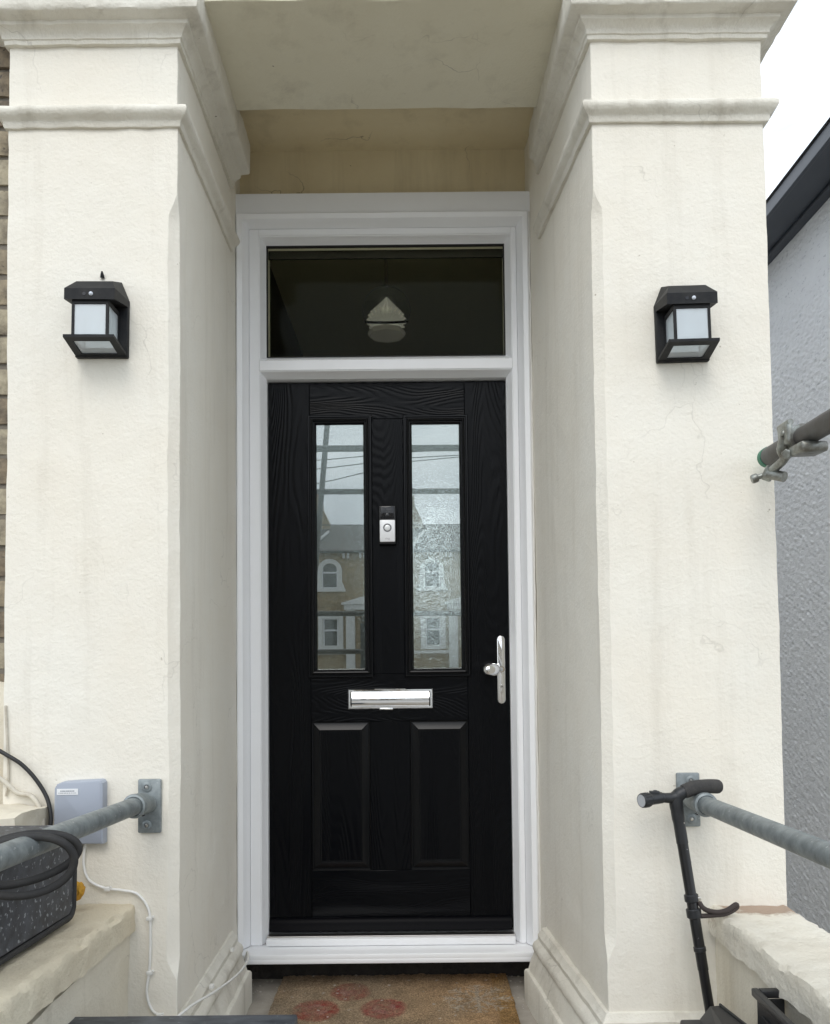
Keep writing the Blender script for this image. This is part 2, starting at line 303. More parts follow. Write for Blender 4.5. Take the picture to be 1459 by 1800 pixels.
def gridbox(x0, x1, y0, y1, z0, z1, st, bev=0.0):
    """a box whose faces are cut into a grid, so that it can be roughened"""
    bm = bmesh.new(); bmesh.ops.create_cube(bm, size=1.0)
    for v in bm.verts: v.co = Vector((x0 if v.co.x < 0 else x1, y0 if v.co.y < 0 else y1, z0 if v.co.z < 0 else z1))
    for ax, lo, hi in ((0, x0, x1), (1, y0, y1), (2, z0, z1)):
        k = max(1, int(round((hi-lo)/st)))
        for i in range(1, k):
            co = Vector((0, 0, 0)); co[ax] = lo+(hi-lo)*i/k; no = Vector((0, 0, 0)); no[ax] = 1
            bmesh.ops.bisect_plane(bm, geom=bm.verts[:]+bm.edges[:]+bm.faces[:], plane_co=co, plane_no=no)
    return dump(bm)
def sweep(prof, path, st=0.03, amp=0.0, sc=20, taper=1.0):
    """moulding: prof = [(outward offset, z)], path in plan with the outside on its right"""
    P = [Vector((x, y)) for x, y in path]; pts = []
    def nrm(a, b): d = (b-a).normalized(); return Vector((d.y, -d.x))
    for i in range(len(P)-1):
        n0 = nrm(P[i], P[i+1])
        ms = n0 if i == 0 else (nrm(P[i-1], P[i])+n0)/(1+nrm(P[i-1], P[i]).dot(n0))
        me = n0 if i == len(P)-2 else (nrm(P[i+1], P[i+2])+n0)/(1+nrm(P[i+1], P[i+2]).dot(n0))
        k = max(1, int((P[i+1]-P[i]).length/st))
        for j in range(k+(1 if i == len(P)-2 else 0)):
            t = j/k
            pts.append((P[i].lerp(P[i+1], t), (ms if j == 0 else (me if j == k else n0)), i, t, ms, me))
    V, Fc = [], []; n = len(prof)
    for (p, m, i, t, ms, me) in pts:
        for o, z in prof:
            q = p+m*(o if i > 0 or o < 0 else o*(taper+(1-taper)*t)); v = Vector((q.x, q.y, z)); V.append(v+(nz(v, amp, sc) if amp else Vector()))
    for a in range(len(pts)-1):
        for k in range(n-1): Fc.append([a*n+k, a*n+k+1, (a+1)*n+k+1, (a+1)*n+k])
    Fc.append(list(range(n))[::-1]); Fc.append([(len(pts)-1)*n+k for k in range(n)])
    return V, Fc

# ------------------------------------------------------------------ object helpers
def mesh(name, m, mt, smooth=0):
    me = bpy.data.meshes.new(name); me.from_pydata([tuple(v) for v in m[0]], [], m[1]); me.materials.append(mt)
    bm = bmesh.new(); bm.from_mesh(me); bmesh.ops.recalc_face_normals(bm, faces=bm.faces[:]); bm.to_mesh(me); bm.free()
    if smooth:
        me.shade_smooth(); me.set_sharp_from_angle(angle=math.radians(smooth))
    return me
def tag(o, label=None, cat=None, group=None, kind=None):
    if label: o['label'] = label
    if cat: o['category'] = cat
    if group: o['group'] = group
    if kind: o['kind'] = kind
    return o
def wloc(o): 
    w = Vector(o.location)
    while o.parent: o = o.parent; w += Vector(o.location)
    return w
def thing(name, label, cat, loc=(0, 0, 0), group=None):
    o = bpy.data.objects.new(name, None); o.empty_display_size = 0.1; C.objects.link(o); o.location = loc
    return tag(o, label, cat, group)
def part(name, m, mt, parent, smooth=0, label=None, kind=None):
    off = wloc(parent); o = bpy.data.objects.new(name, mesh(name, ([Vector(v)-off for v in m[0]], m[1]), mt, smooth))
    o.parent = parent; C.objects.link(o); return tag(o, label, None, None, kind)
def solo(name, m, mt, label=None, cat=None, smooth=0, group=None, kind=None):
    xs = [v[0] for v in m[0]]; ys = [v[1] for v in m[0]]; zs = [v[2] for v in m[0]]
    c = Vector(((min(xs)+max(xs))/2, (min(ys)+max(ys))/2, min(zs)))
    o = bpy.data.objects.new(name, mesh(name, ([Vector(v)-c for v in m[0]], m[1]), mt, smooth)); o.location = c
    C.objects.link(o); return tag(o, label, cat, group, kind)
def copy_tree(o, parent=None):
    c = o.copy(); C.objects.link(c); c.parent = parent
    for ch in list(o.children): copy_tree(ch, c)
    return c

# ------------------------------------------------------------------ the setting
F = -0.842                         # front plane of the porch piers; the door's face is y = 0, the porch floor z = 0
XL0, XL1, XR0, XR1 = -0.959, -0.517, 0.570, 1.024
XJL, XJR = -0.527, 0.508           # jambs at the door
GZ = -0.80                         # street level
solo('ground', box(-120, 120, -160, 120, GZ-0.4, GZ), SOIL, kind='structure')
solo('road', box(-120, 120, -23.5, -13.5, GZ-0.1, GZ+0.02), ASPHALT, kind='structure')
for nm, a, b in (('pavement_near', -13.5, -10.8), ('pavement_far', -26.5, -23.5)):
    solo(nm, box(-120, 120, a, b, GZ-0.1, GZ+0.13), PAVING, kind='structure')
landing = solo('porch_floor', rough(gridbox(-0.86, 0.86, -2.55, 0.055, -0.12, 0.0, 0.05), 0.002, 9), CONCRETE, kind='structure')
for k in range(4):
    solo('step_%s' % ('one', 'two', 'three', 'four')[k], box(-0.86, 0.86, -2.85-0.3*k, -2.55-0.3*k, GZ, -0.16*(k+1), 0.008), CONCRETE, kind='structure')
solo('garden_path', box(-0.9, 0.9, -10.8, -3.75, GZ-0.05, GZ+0.03), PAVING, kind='structure')

# ---- house front: porch with two piers
porch = thing('house_porch', 'cream rendered porch with two square piers around the black front door', 'porch', (0, F, 0))
def pier(xo, xi, xib, right):
    cx = [(xo, 0.10), (xo, F)]; zs = [0.0+0.025*i for i in range(int(3.30/0.025)+1)]
    s = 1 if xi > xo else -1
    V, Fc = [], []; cols = None
    for z in zs:
        c = 0.024*max(0, min(1, (z-(0.32 if not right else 0.36))/0.05))*max(0, min(1, (2.345-z)/0.05))
        c = max(c, 0.0015)+0.0025*noise.noise(Vector((xo*9, 3, z*14)))*(1 if c > 0.01 else 0.25)
        ow = 0.006*(1.6-z)/1.6 if right else 0        # the old wall spreads slightly towards its foot
        row = []
        def seg(a, b, n, last=False):
            for i in range(n+(1 if last else 0)): row.append((a[0]+(b[0]-a[0])*i/n, a[1]+(b[1]-a[1])*i/n))
        o0 = xo+ow
        seg((o0, 0.10), (o0, F), 34); seg((o0, F), (xi-s*c, F), 18)
        seg((xi-s*c, F), (xi, F+c), 2); seg((xi, F+c), (xib, 0.05), 32, True)
        cols = len(row)
        for (x, y) in row:
            p = Vector((x, y, z)); V.append(p+nz(p, 0.0030, 3.1)+nz(p, 0.0016, 17, 4)+nz(p, 0.0007, 55, 8))
    for i in range(len(zs)-1):
        for k in range(cols-1): Fc.append([i*cols+k, i*cols+k+1, (i+1)*cols+k+1, (i+1)*cols+k])
    return V, Fc
pl = part('pier', pier(XL0, XL1, XJL, False), CREAM, porch, 28, label='left pier with lantern, grey wall box and handrail flange')
pr = part('pier', pier(XR1, XR0, XJR-0.004, True), CREAM, porch, 28, label='right pier with lantern and handrail flange')
YE = -0.175
pathL = [(XL0, -0.70), (XL0, F), (XL1, F), (XL1+(XJL-XL1)*(YE-F)/-F, YE)]
pathR = [(XR0+(XJR-XR0)*(YE-F)/-F, YE-0.07), (XR0, F), (XR1-0.001, F), (XR1-0.001, 0.05)]
astragal = [(-0.01, 2.525), (0.008, 2.526), (0.010, 2.530), (0.011, 2.539), (0.0125, 2.5415), (0.0165, 2.545), (0.024, 2.550), (0.029, 2.557), (0.0305, 2.564), (0.0285, 2.571), (0.022, 2.577), (0.010, 2.581), (-0.01, 2.584)]
cornice = [(-0.01, 2.747), (0.010, 2.748), (0.011, 2.758), (0.0145, 2.760), (0.015, 2.768), (0.018, 2.773), (0.024, 2.779), (0.031, 2.783), (0.0345, 2.785), (0.0355, 2.793), (0.038, 2.795), (0.062, 2.799), (0.066, 2.803), (0.068, 2.815), (0.068, 2.90), (-0.01, 2.905)]
plinth = [(-0.01, -0.02), (0.066, -0.02), (0.066, 0.098), (0.062, 0.104), (0.052, 0.106), (0.050, 0.112), (0.046, 0.130), (0.038, 0.150), (0.034, 0.160), (0.038, 0.166), (0.040, 0.178), (0.034, 0.190), (0.024, 0.196), (0.020, 0.200), (0.020, 0.214), (0.012, 0.222), (0.006, 0.232), (-0.01, 0.236)]
for pth, pp, rgt in ((pathL, pl, 0), (pathR, pr, 1)):
    part('necking_moulding', sweep(astragal, pth, 0.025, 0.0022, 26, 0.6 if rgt else 1.0), CREAM_DIRTY, pp, 38)
    part('cornice', sweep(cornice, pth, 0.02, 0.0028, 34, 0.42 if rgt else 1.0), CREAM_DIRTY, pp, 38)
    part('plinth_moulding', sweep(plinth, ([(XL0, F+0.2), (XL0, F)]+pathL[2:3]+[(XJL+0.004, -0.19)]) if not rgt else ([(XJR, -0.19)]+pathR[1:3]+[(XR1, F+0.2)]), 0.025, 0.0026, 18), CREAM_DIRTY, pp, 38)
part('lintel', rough(gridbox(XL1-0.02, XR0+0.02, F+0.004, -0.40, 2.872, 3.30, 0.03), 0.0035, 6, 0.001, 40), CEIL, porch, 28)
part('inner_ceiling', rough(gridbox(XJL-0.06, XR0+0.02, -0.399, 0.05, 2.978, 3.06, 0.04), 0.004, 6), OCHRE_SHADE, porch, 28)
part('over_door_wall', rough(gridbox(XJL-0.06, XJR+0.06, -0.012, 0.05, 2.712, 3.02, 0.04), 0.004, 7), OCHRE_SHADE, porch, 28)
part('bounce_side_wall', box(0.90, 1.0, 0.102, 3.2, GZ, 3.30), CREAM, porch)  # unseen wall piece, added in cream to bounce light onto the neighbour
part('light_block_wall', box(-7.0, 0.92, 0.102, 0.42, 3.301, 7.4), BRICKS[0], porch)  # unseen wall mass, added to block light from behind the house
part('threshold_wall', rough(gridbox(XJL-0.05, XJR+0.05, 0.012, 0.12, -0.02, 0.115, 0.025), 0.006, 30), SILL_SHADE, porch)

# ---- brick wall left of the porch: every brick a part
BY = F+0.065
bw = solo('brick_wall', box(-7.0, XL0+0.03, BY+0.010, BY+0.22, -0.8, 7.4), MORTAR, 'old yellow stock brick house wall left of the left pier', 'wall')
CH, BLN = 0.0815, 0.228
def brick_mesh(k, w):
    b = rough(gridbox(-w/2, w/2, -0.0, 0.05, -0.034, 0.034, 0.03), 0.0035, 22+7*k)
    b2 = [Vector((v.x, v.y+0.004*abs(v.x/(w/2))**8+0.004*abs(v.z/0.034)**6, v.z)) for v in b[0]], b[1]
    return b2
BM = [[mesh('brick', brick_mesh(k+3*j, BLN-0.012 if j == 0 else BLN/2-0.012), BRICKS[k]) for k in range(3)] for j in range(2)]
base = wloc(bw)
for r in range(int((3.42-0.62)/CH)):
    z = 0.66+r*CH; header = r % 2; ln = BLN if not header else BLN/2
    x = XL0+0.012-ln/2-(0.0 if not header else 0.028); n = 0
    while x > -2.05+(0 if header else 0.05):
        o = bpy.data.objects.new('brick', BM[header][random.choice((0, 0, 1, 2, 2))]); o.parent = bw; C.objects.link(o)
        o.location = Vector((x+random.uniform(-0.003, 0.003), BY+random.uniform(-0.004, 0.004), z+random.uniform(-0.002, 0.002)))-base
        o.rotation_euler = (random.uniform(-0.02, 0.02), random.uniform(-0.012, 0.012), random.uniform(-0.02, 0.02)); x -= ln; n += 1

m = rough(gridbox(-2.6, XL0+0.006, BY-0.030, BY+0.012, GZ, 1.085, 0.03), 0.010, 14, 0.005, 40)
solo('rendered_dado', ([v if v.z < 1.03 else v+Vector((0, 0, 0.035*noise.noise(v*17))) for v in m[0]], m[1]), CREAM_OLD, 'rough cream rendered lower wall beneath the bricks left of the left pier', 'wall', 35)
# ---- door frame
fr = thing('door_frame', 'white plastic door frame with fanlight above the black door', 'door frame', (0, -0.06, 0.11))
X0, X1, ZT = -0.523, 0.506, 2.703
U = ring(X0, 0.142, X1, ZT, [(0, 0.0), (0, -0.100), (0.004, -0.1025), (0.020, -0.098), (0.036, -0.068), (0.038, -0.055), (0.045, -0.055)], True)
for nm, m in (('trim', U[1]), ('trim', U[2]), ('trim', U[3])): part(nm, m, UPVC, fr, 35)
XO = (X0+0.0385, X1-0.0385)
part('jamb', box(XO[0], -0.450, -0.062, 0.05, 0.1412, ZT-0.0385, 0.0008, 1), UPVC, fr)
part('jamb', box(0.450, XO[1], -0.062, 0.05, 0.1412, ZT-0.0385, 0.0008, 1), UPVC, fr)
part('head', box(-0.4495, 0.4495, -0.0615, 0.05, 2.6425, ZT-0.0385, 0.0008, 1), UPVC, fr)
part('transom', box(-0.4495, 0.4495, -0.0615, 0.05, 2.1545, 2.1905, 0.0008, 1), UPVC, fr)
BEV = [(0.0002, -0.0605), (0.0035, -0.0585), (0.0060, -0.050), (0.017, -0.033), (0.0185, -0.028), (0.020, -0.027), (0.020, 0.05)]
for m in ring(-0.45, 2.191, 0.45, 2.642, BEV): part('glazing_bevel', m, UPVC, fr, 30)
for m in ring(-0.45, 0.1413, 0.45, 2.154, BEV, True)[1:]: part('door_rebate', m, UPVC, fr, 30)
part('head_packer', box(XJL-0.004, XJR+0.012, -0.088, 0.01, ZT+0.002, 2.780, 0.002), UPVC, fr)
for xs_, xw in ((X0-0.001, X0-0.006), (X1+0.001, X1+0.004)):
    part('sealant', rough(tube([(xw, -0.094, 0.15+0.05*i) for i in range(52)], 0.0045, 8), 0.002, 30), WHITE_PL, fr, 60)
part('sill', join(box(X0+0.004, X1+0.006, -0.148, 0.02, 0.118, 0.140, 0.004), box(X0+0.004, X1+0.006, -0.149, -0.140, 0.108, 0.124, 0.003)), UPVC, fr, 35)
part('threshold', box(-0.430, 0.430, -0.075, 0.02, 0.1412, 0.166, 0.004), UPVC, fr, 35)
part('threshold_bar', box(-0.43, 0.43, -0.060, -0.03, 0.1665, 0.171, 0.001), STEEL, fr)
fp = part('fanlight_pane', box(-0.432, 0.432, -0.012, -0.006, 2.206, 2.626), FANGLASS, fr)
for m in ring(-0.4295, 2.212, 0.4295, 2.6215, [(0, -0.027), (0.003, -0.0275), (0.004, -0.013)]): part('gasket', m, BLACK_RUBBER, fp)
part('fanlight_top_strip', box(-0.428, 0.428, 0.012, 0.020, 2.592, 2.632), BLACK_PLASTIC, fr)  # black strip behind the top of the fanlight pane

# ---- door
door = thing('front_door', 'black woodgrain front door with two tall glass panes and four panels', 'door', (0, 0.02, 0.17))
def board(x0, x1, z0, z1): return box(x0, x1, 0.0, 0.044, z0, z1, 0.0012, 1)
part('stile', board(-0.437, -0.2805, 0.174, 2.128), DOOR_V, door, 40)
part('stile', board(0.2805, 0.437, 0.174, 2.128), DOOR_V, door, 40)
part('top_rail', board(-0.2798, 0.2798, 1.995, 2.128), DOOR_H, door, 40)
part('lock_rail', board(-0.2798, 0.2798, 0.9055, 1.073), DOOR_H, door, 40)
part('bottom_rail', board(-0.2798, 0.2798, 0.174, 0.379), DOOR_H, door, 40)
part('mullion', board(-0.0625, 0.0655, 1.0737, 1.9943), DOOR_V, door, 40)
part('mullion', board(-0.0705, 0.0725, 0.3797, 0.9048), DOOR_V, door, 40)
GL = [(0, 0.0), (0, -0.009), (0.003, -0.0125), (0.007, -0.0125), (0.009, -0.007), (0.0115, -0.007), (0.014, -0.0145), (0.018, -0.0165), (0.0215, -0.0145), (0.023, -0.006), (0.0255, -0.006), (0.028, -0.004), (0.032, 0.006)]
for (x0, z0, x1, z1) in ((-0.288, 1.062, -0.055, 2.007), (0.057, 1.062, 0.291, 2.005)):
    gf = None
    sides = ring(x0, z0, x1, z1, GL)
    gf = part('glazing_frame', join(*sides), DOOR_P, door, 25)
    part('glass_pane', box(x0+0.029, x1-0.029, 0.006, 0.010, z0+0.029, z1-0.029), PANE, door)
PN = [(0, 0.0), (0.001, 0.009), (0.005, 0.0095), (0.009, 0.0085), (0.029, -0.0005), (0.031, 0.0022), (0.034, 0.0026)]
for (x0, x1) in ((-0.279, -0.0715), (0.0735, 0.2795)):
    p = part('panel_moulding', join(*ring(x0, 0.3802, x1, 0.905, PN)), DOOR_P, door, 12)
    part('panel', box(x0+0.033, x1-0.033, 0.0026, 0.03, 0.3802+0.033, 0.905-0.033, 0.0008, 1), DOOR_V, door)
wbp = [(0.0, 0.216), (-0.006, 0.217), (-0.012, 0.213), (-0.016, 0.206), (-0.019, 0.200), (-0.021, 0.192), (-0.026, 0.184), (-0.028, 0.177), (-0.024, 0.175), (0.0, 0.175)]
part('weather_bar', ([Vector((x, y, z)) for x in (-0.426, 0.424) for y, z in wbp], [[k, k+1, len(wbp)+k+1, len(wbp)+k] for k in range(len(wbp)-1)]+[list(range(len(wbp))), list(range(len(wbp), 2*len(wbp)))]), DOOR_BAR, door, 30)
lx0, lx1, lz0, lz1 = -0.147, 0.154, 0.950, 1.021
lp = part('letter_plate', join(*ring(lx0, lz0, lx1, lz1, [(0, 0), (0, -0.006), (0.003, -0.009), (0.008, -0.009), (0.010, -0.006), (0.012, -0.003)])), CHROME, door, 25)
fpf = [(-0.004, lz0+0.009), (-0.0075, lz0+0.012), (-0.010, lz0+0.022), (-0.0105, lz0+0.034), (-0.0095, lz0+0.0455), (-0.0075, lz0+0.047), (-0.0065, lz0+0.058), (-0.004, lz0+0.060)]
nx = 40; V = []
for i in range(nx+1):
    x = lx0+0.0125+(lx1-lx0-0.025)*i/nx
    for y, z in fpf: V.append(Vector((x, y-0.0004*math.sin(i*0.31)*(1 if -0.0112 < y < -0.009 else 0.3), z)))
n = len(fpf)
part('flap', (V, [[i*n+k, i*n+k+1, (i+1)*n+k+1, (i+1)*n+k] for i in range(nx) for k in range(n-1)]), CHROME, lp, 60)
part('flap_tab', box(-0.035, 0.012, -0.010, -0.002, lz0-0.004, lz0+0.003, 0.0015), CHROME, lp, 40)
# handle
def stadium(x, z0, z1, r, y0, y1, bev=0.0025):
    poly = []
    for k in range(13): a = PI*k/12; poly.append((math.cos(a), math.sin(a), 1))
    for k in range(13): a = PI+PI*k/12; poly.append((math.cos(a), math.sin(a), 0))
    V = []; n = len(poly)
    for (rr, y) in ((r, y0), (r, y1+bev), (r-bev*0.35, y1+bev*0.35), (r-bev, y1)):
        for cx, cz, t in poly: V.append(Vector((x+cx*rr, y, (z1-r if t else z0+r)+cz*rr)))
    Fc = [[i*n+k, i*n+(k+1) % n, (i+1)*n+(k+1) % n, (i+1)*n+k] for i in range(3) for k in range(n)]+[[3*n+k for k in range(n)]]
    return V, Fc
hp = part('handle_plate', stadium(0.3995, 0.964, 1.206, 0.0145, 0.0, -0.011), CHROME, door, 40)
part('rose', lathe([(0.013, 0), (0.013, 0.004), (0.011, 0.006)], (0.4005, -0.011, 1.086), (0, -1, 0), 28), CHROME, hp, 40)
part('knob', lathe([(0.0085, 0.0), (0.0085, 0.010), (0.0105, 0.015), (0.0165, 0.022), (0.0215, 0.031), (0.0240, 0.042), (0.0243, 0.051), (0.0228, 0.062), (0.0188, 0.072), (0.0130, 0.0795), (0.0055, 0.0832), (0.0005, 0.0838)], (0.400, -0.014, 1.086), (-0.80, -0.60, 0.0), 40), CHROME, hp, 60)
kc = join(lathe([(0.0075, 0), (0.0075, 0.0025)], (0.401, -0.011, 1.024), (0, -1, 0), 20), box(0.3965, 0.4055, -0.0133, -0.011, 1.002, 1.022, 0.001))
part('lock_cylinder', kc, STEEL, hp, 40)
part('keyhole', box(0.3965, 0.4045, -0.0145, -0.0136, 1.0232, 1.0252), BLACK_GLOSS, hp)
part('plate_screw', lathe([(0.0026, 0), (0.002, 0.001)], (0.403, -0.0105, 0.984), (0, -1, 0), 12), STEEL, hp)

# ---- doorbell
vb = thing('video_doorbell', 'silver and black video doorbell between the two glass panes', 'doorbell', (0, -0.01, 1.537))
part('body', box(-0.030, 0.028, -0.026, 0.0, 1.537, 1.673, 0.003), BLACK_PLASTIC, vb, 40)
part('camera_panel', box(-0.0262, 0.0242, -0.029, -0.024, 1.6235, 1.671, 0.0025), BLACK_GLOSS, vb, 40)
part('lens', lathe([(0.0075, 0), (0.0072, 0.002), (0.005, 0.0028)], (-0.001, -0.0285, 1.638), (0, -1, 0), 24), BLACK_GLOSS, vb, 40)
fpl = part('faceplate', box(-0.0285, 0.0265, -0.031, -0.020, 1.5435, 1.6225, 0.0035), mat('silver_faceplate', (0.80, 0.81, 0.83), 0.38, 0.15), vb, 40)
part('button', lathe([(0.0105, 0), (0.0105, 0.0012), (0.0095, 0.0018)], (-0.001, -0.0306, 1.594), (0, -1, 0), 32), mat('button_silver', (0.78, 0.79, 0.80), 0.35, 0.2), fpl, 40)
part('button_ring', tube([Vector((-0.001+0.0128*math.cos(a), -0.0312, 1.594+0.0128*math.sin(a))) for a in [2*PI*k/32 for k in range(32)]], 0.0021, 8, True), mat('button_ring_grey', (0.13, 0.135, 0.15), 0.4), fpl, 60)
def text_mesh(s, size):
    cu = bpy.data.curves.new('lettering', 'FONT'); cu.body = s; cu.size = size; cu.align_x = 'CENTER'; cu.align_y = 'CENTER'; cu.extrude = 0.0002
    o = bpy.data.objects.new('lettering', cu); C.objects.link(o); bpy.context.view_layer.update()
    me = bpy.data.meshes.new_from_object(o); r = ([Vector((v.co.x, -v.co.z, v.co.y)) for v in me.vertices], [list(p.vertices) for p in me.polygons])
    bpy.data.objects.remove(o); bpy.data.meshes.remove(me); return r
part('lettering', xf(text_mesh('ring', 0.0105), Matrix.Translation((-0.001, -0.0313, 1.5555))), PRINT_L, fpl)

# ---- hallway behind the door
hall = thing('hallway', 'dim hallway seen through the fanlight and door glass', 'hallway', (0.1, 0.06, 0.17))
hx0, hx1, hy0, hy1, hz0, hz1 = -0.62, 0.78, 0.06, 3.0, 0.10, 3.12
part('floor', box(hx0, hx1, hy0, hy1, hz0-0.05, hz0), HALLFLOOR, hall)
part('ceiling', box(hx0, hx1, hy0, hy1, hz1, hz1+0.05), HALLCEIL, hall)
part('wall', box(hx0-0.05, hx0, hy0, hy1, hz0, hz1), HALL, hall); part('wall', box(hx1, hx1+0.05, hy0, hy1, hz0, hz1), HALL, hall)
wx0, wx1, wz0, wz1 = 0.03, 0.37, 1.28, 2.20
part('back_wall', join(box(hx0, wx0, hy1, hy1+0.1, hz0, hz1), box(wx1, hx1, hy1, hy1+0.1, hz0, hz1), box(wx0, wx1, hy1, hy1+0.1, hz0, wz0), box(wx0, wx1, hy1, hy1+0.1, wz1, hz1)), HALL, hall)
bwn = part('back_window', join(*ring(wx0, wz0, wx1, wz1, [(0, hy1+0.02), (0.035, hy1+0.02), (0.035, hy1+0.06)])), UPVC, hall)
part('pane', box(wx0+0.03, wx1-0.03, hy1+0.045, hy1+0.05, wz0+0.03, wz1-0.03), OPENGLASS, bwn)
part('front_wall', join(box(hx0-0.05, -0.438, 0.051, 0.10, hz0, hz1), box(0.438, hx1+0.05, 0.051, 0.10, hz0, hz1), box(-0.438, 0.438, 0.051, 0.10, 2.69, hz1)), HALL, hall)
pend = thing('ceiling_light', 'round glass ceiling light with a fluted cone seen through the fanlight', 'ceiling light', (-0.02, 0.9, 3.12))
pc = Vector((-0.025, 0.9, 2.775))
part('globe', lathe([(0.112*math.sin(PI*k/16)+0.0005, -0.112*math.cos(PI*k/16)) for k in range(17)], pc, (0, 0, 1), 40), CLEARGLASS, pend, 60)
ca_ = Vector((0, -0.42, -0.9)).normalized()
def added_glow(name, e):  # faint emission added to brighten parts of the hall light
    m = mat(name, (0.86, 0.87, 0.86), 0.3); b_ = m.node_tree.nodes['Principled BSDF']; b_.inputs['Emission Color'].default_value = (1, 0.99, 0.95, 1); b_.inputs['Emission Strength'].default_value = e; return m
FLUTE = added_glow('fluted_lamp_glass', 0.045); LIGHT_OUTLINE = mat('light_outline_grey', (0.30, 0.30, 0.28), 0.4)
part('rim', tube([pc+Vector((0.098*math.cos(a), -0.020, -0.062))+Vector((0, 0.100*math.sin(a)*0.9, -0.100*math.sin(a)*-0.42)) for a in [2*PI*k/40 for k in range(40)]], 0.006, 8, True), BLACK_GLOSS, pend, 60)
part('fluted_cone', lathe([(0.006, -0.080), (0.030, -0.030), (0.058, 0.025), (0.084, 0.075), (0.074, 0.082), (0.02, 0.088)], pc, ca_, 44, 0.13), FLUTE, pend)
part('globe_light_outline', tube([pc+Vector((0.1125*math.cos(a), -0.004, 0.1125*math.sin(a))) for a in [2*PI*k/48 for k in range(48)]], 0.0016, 6, True), LIGHT_OUTLINE, pend, 60)  # thin pale ring added for the light outline of the glass globe
part('collar', lathe([(0.085, -0.012), (0.09, 0.0), (0.085, 0.012)], pc+Vector((0, 0, -0.112)), (0, 0, 1), 8), added_glow('frosted_collar', 0.012), pend)
part('rod', cyl(pc+Vector((0, 0, 0.11)), (pc.x, pc.y, 3.11), 0.008, 12), STEEL, pend)
part('base_plate', lathe([(0.05, -0.02), (0.05, 0.0)], (pc.x, pc.y, 3.119), (0, 0, 1), 24), UPVC, pend)

# ------------------------------------------------------------------ lanterns
def lantern():
    t = thing('wall_lantern', '', 'wall lantern')
    part('back_plate', box(-0.068, 0.068, -0.012, 0.004, 0.0, 0.150, 0.003), LAMP_BLACK, t, 40)
    # hipped cap: fascia + sloping hood
    f0, f1, by = 0.116, 0.144, -0.094
    V = [(-.063, by, f0), (.063, by, f0), (.068, 0.002, f0+0.018), (-.068, 0.002, f0+0.018),
         (-.063, by, f1), (.063, by, f1), (.068, 0.002, f1+0.006), (-.068, 0.002, f1+0.006),
         (-.046, -0.062, 0.176), (.046, -0.062, 0.176), (.046, 0.002, 0.202), (-.046, 0.002, 0.202)]
    Fc = [[0, 1, 2, 3], [0, 1, 5, 4], [1, 2, 6, 5], [3, 0, 4, 7], [4, 5, 9, 8], [5, 6, 10, 9], [7, 4, 8, 11], [8, 9, 10, 11], [2, 3, 7, 11, 10, 6]]
    cap = part('cap', (list(map(Vector, V)), Fc), LAMP_BLACK, t)
    part('collar', box(-0.046, 0.046, -0.088, -0.012, 0.106, 0.118, 0.0015), LAMP_BLACK, cap)
    part('sensor', lathe([(0.0052, 0), (0.0048, 0.002), (0.003, 0.0042), (0.0005, 0.005)], (0.004, by, 0.130), (0, -1, 0), 20), SENSOR, cap, 60)
    part('light_sensor', lathe([(0.0048, 0), (0.0045, 0.0008)], (-0.013, by, 0.130), (0, -1, 0), 20), BLACK_GLOSS, cap)
    b = [(-0.0425, -0.085), (0.0425, -0.085), (0.0425, -0.0135), (-0.0425, -0.0135)]
    for (x, y) in b: part('corner_post', box(x-0.0035, x+0.0035, y-0.0035, y+0.0035, 0.020, 0.108, 0.0006, 1), LAMP_BLACK, t)
    part('front_pane', box(-0.039, 0.039, -0.0865, -0.0845, 0.022, 0.107), ACRYLIC, t)
    part('side_pane', box(0.0415, 0.0435, -0.0815, -0.017, 0.022, 0.107), ACRYLIC, t)
    part('side_pane', box(-0.0435, -0.0415, -0.0815, -0.017, 0.022, 0.107), ACRYLIC, t)
    part('reflector', join(box(-0.038, 0.038, -0.018, -0.0135, 0.022, 0.105), box(-0.038, 0.038, -0.080, -0.018, 0.100, 0.104)), REFLECTOR, t)
    part('bulb', lathe([(0.008, 0.0), (0.010, 0.012), (0.020, 0.030), (0.024, 0.045), (0.020, 0.060), (0.008, 0.068), (0.001, 0.069)], (0, -0.048, 0.098), (0, 0, -1), 24), CLEARGLASS, t, 60)
    part('stem', cyl((0, -0.048, 0.10), (0, -0.048, 0.055), 0.004, 10, 0.001), REFLECTOR, t)
    # tray: a flat sloping frame below with a frosted window
    def tr(x, y, z): return Vector((x, y, z))
    o = [(-.063, -.097, .0195), (.063, -.097, .0195), (.066, -.006, .002), (-.066, -.006, .002)]
    i = [(-.046, -.078, .0160), (.046, -.078, .0160), (.046, -.019, .0046), (-.046, -.019, .0046)]
    V = [Vector(p) for p in o]+[Vector(p) for p in i]+[Vector(p)+Vector((0, 0, .007)) for p in o]+[Vector(p)+Vector((0, 0, .007)) for p in i]
    Fc = []
    for k in range(4):
        j = (k+1) % 4; Fc += [[k, j, 4+j, 4+k], [8+k, 8+j, 12+j, 12+k], [k, j, 8+j, 8+k], [4+k, 4+j, 12+j, 12+k]]
    ty = part('tray', (V, Fc), LAMP_BLACK, t)
    part('tray_window', ([Vector(p)+Vector((0, 0, .003)) for p in i], [[0, 1, 2, 3]]), ACRYLIC, ty)
    return t
l1 = lantern(); l1.location = (-0.710, F-0.003, 1.914); tag(l1, 'black square lantern on the left pier above the grey wall box', None, 'lanterns on the porch piers'); l1.rotation_euler.y = 0.012
l2 = copy_tree(l1); l2.location = (0.793, F-0.003, 1.888); l2.rotation_euler.y = -0.02; tag(l2, 'black square lantern on the right pier above the walking cane')
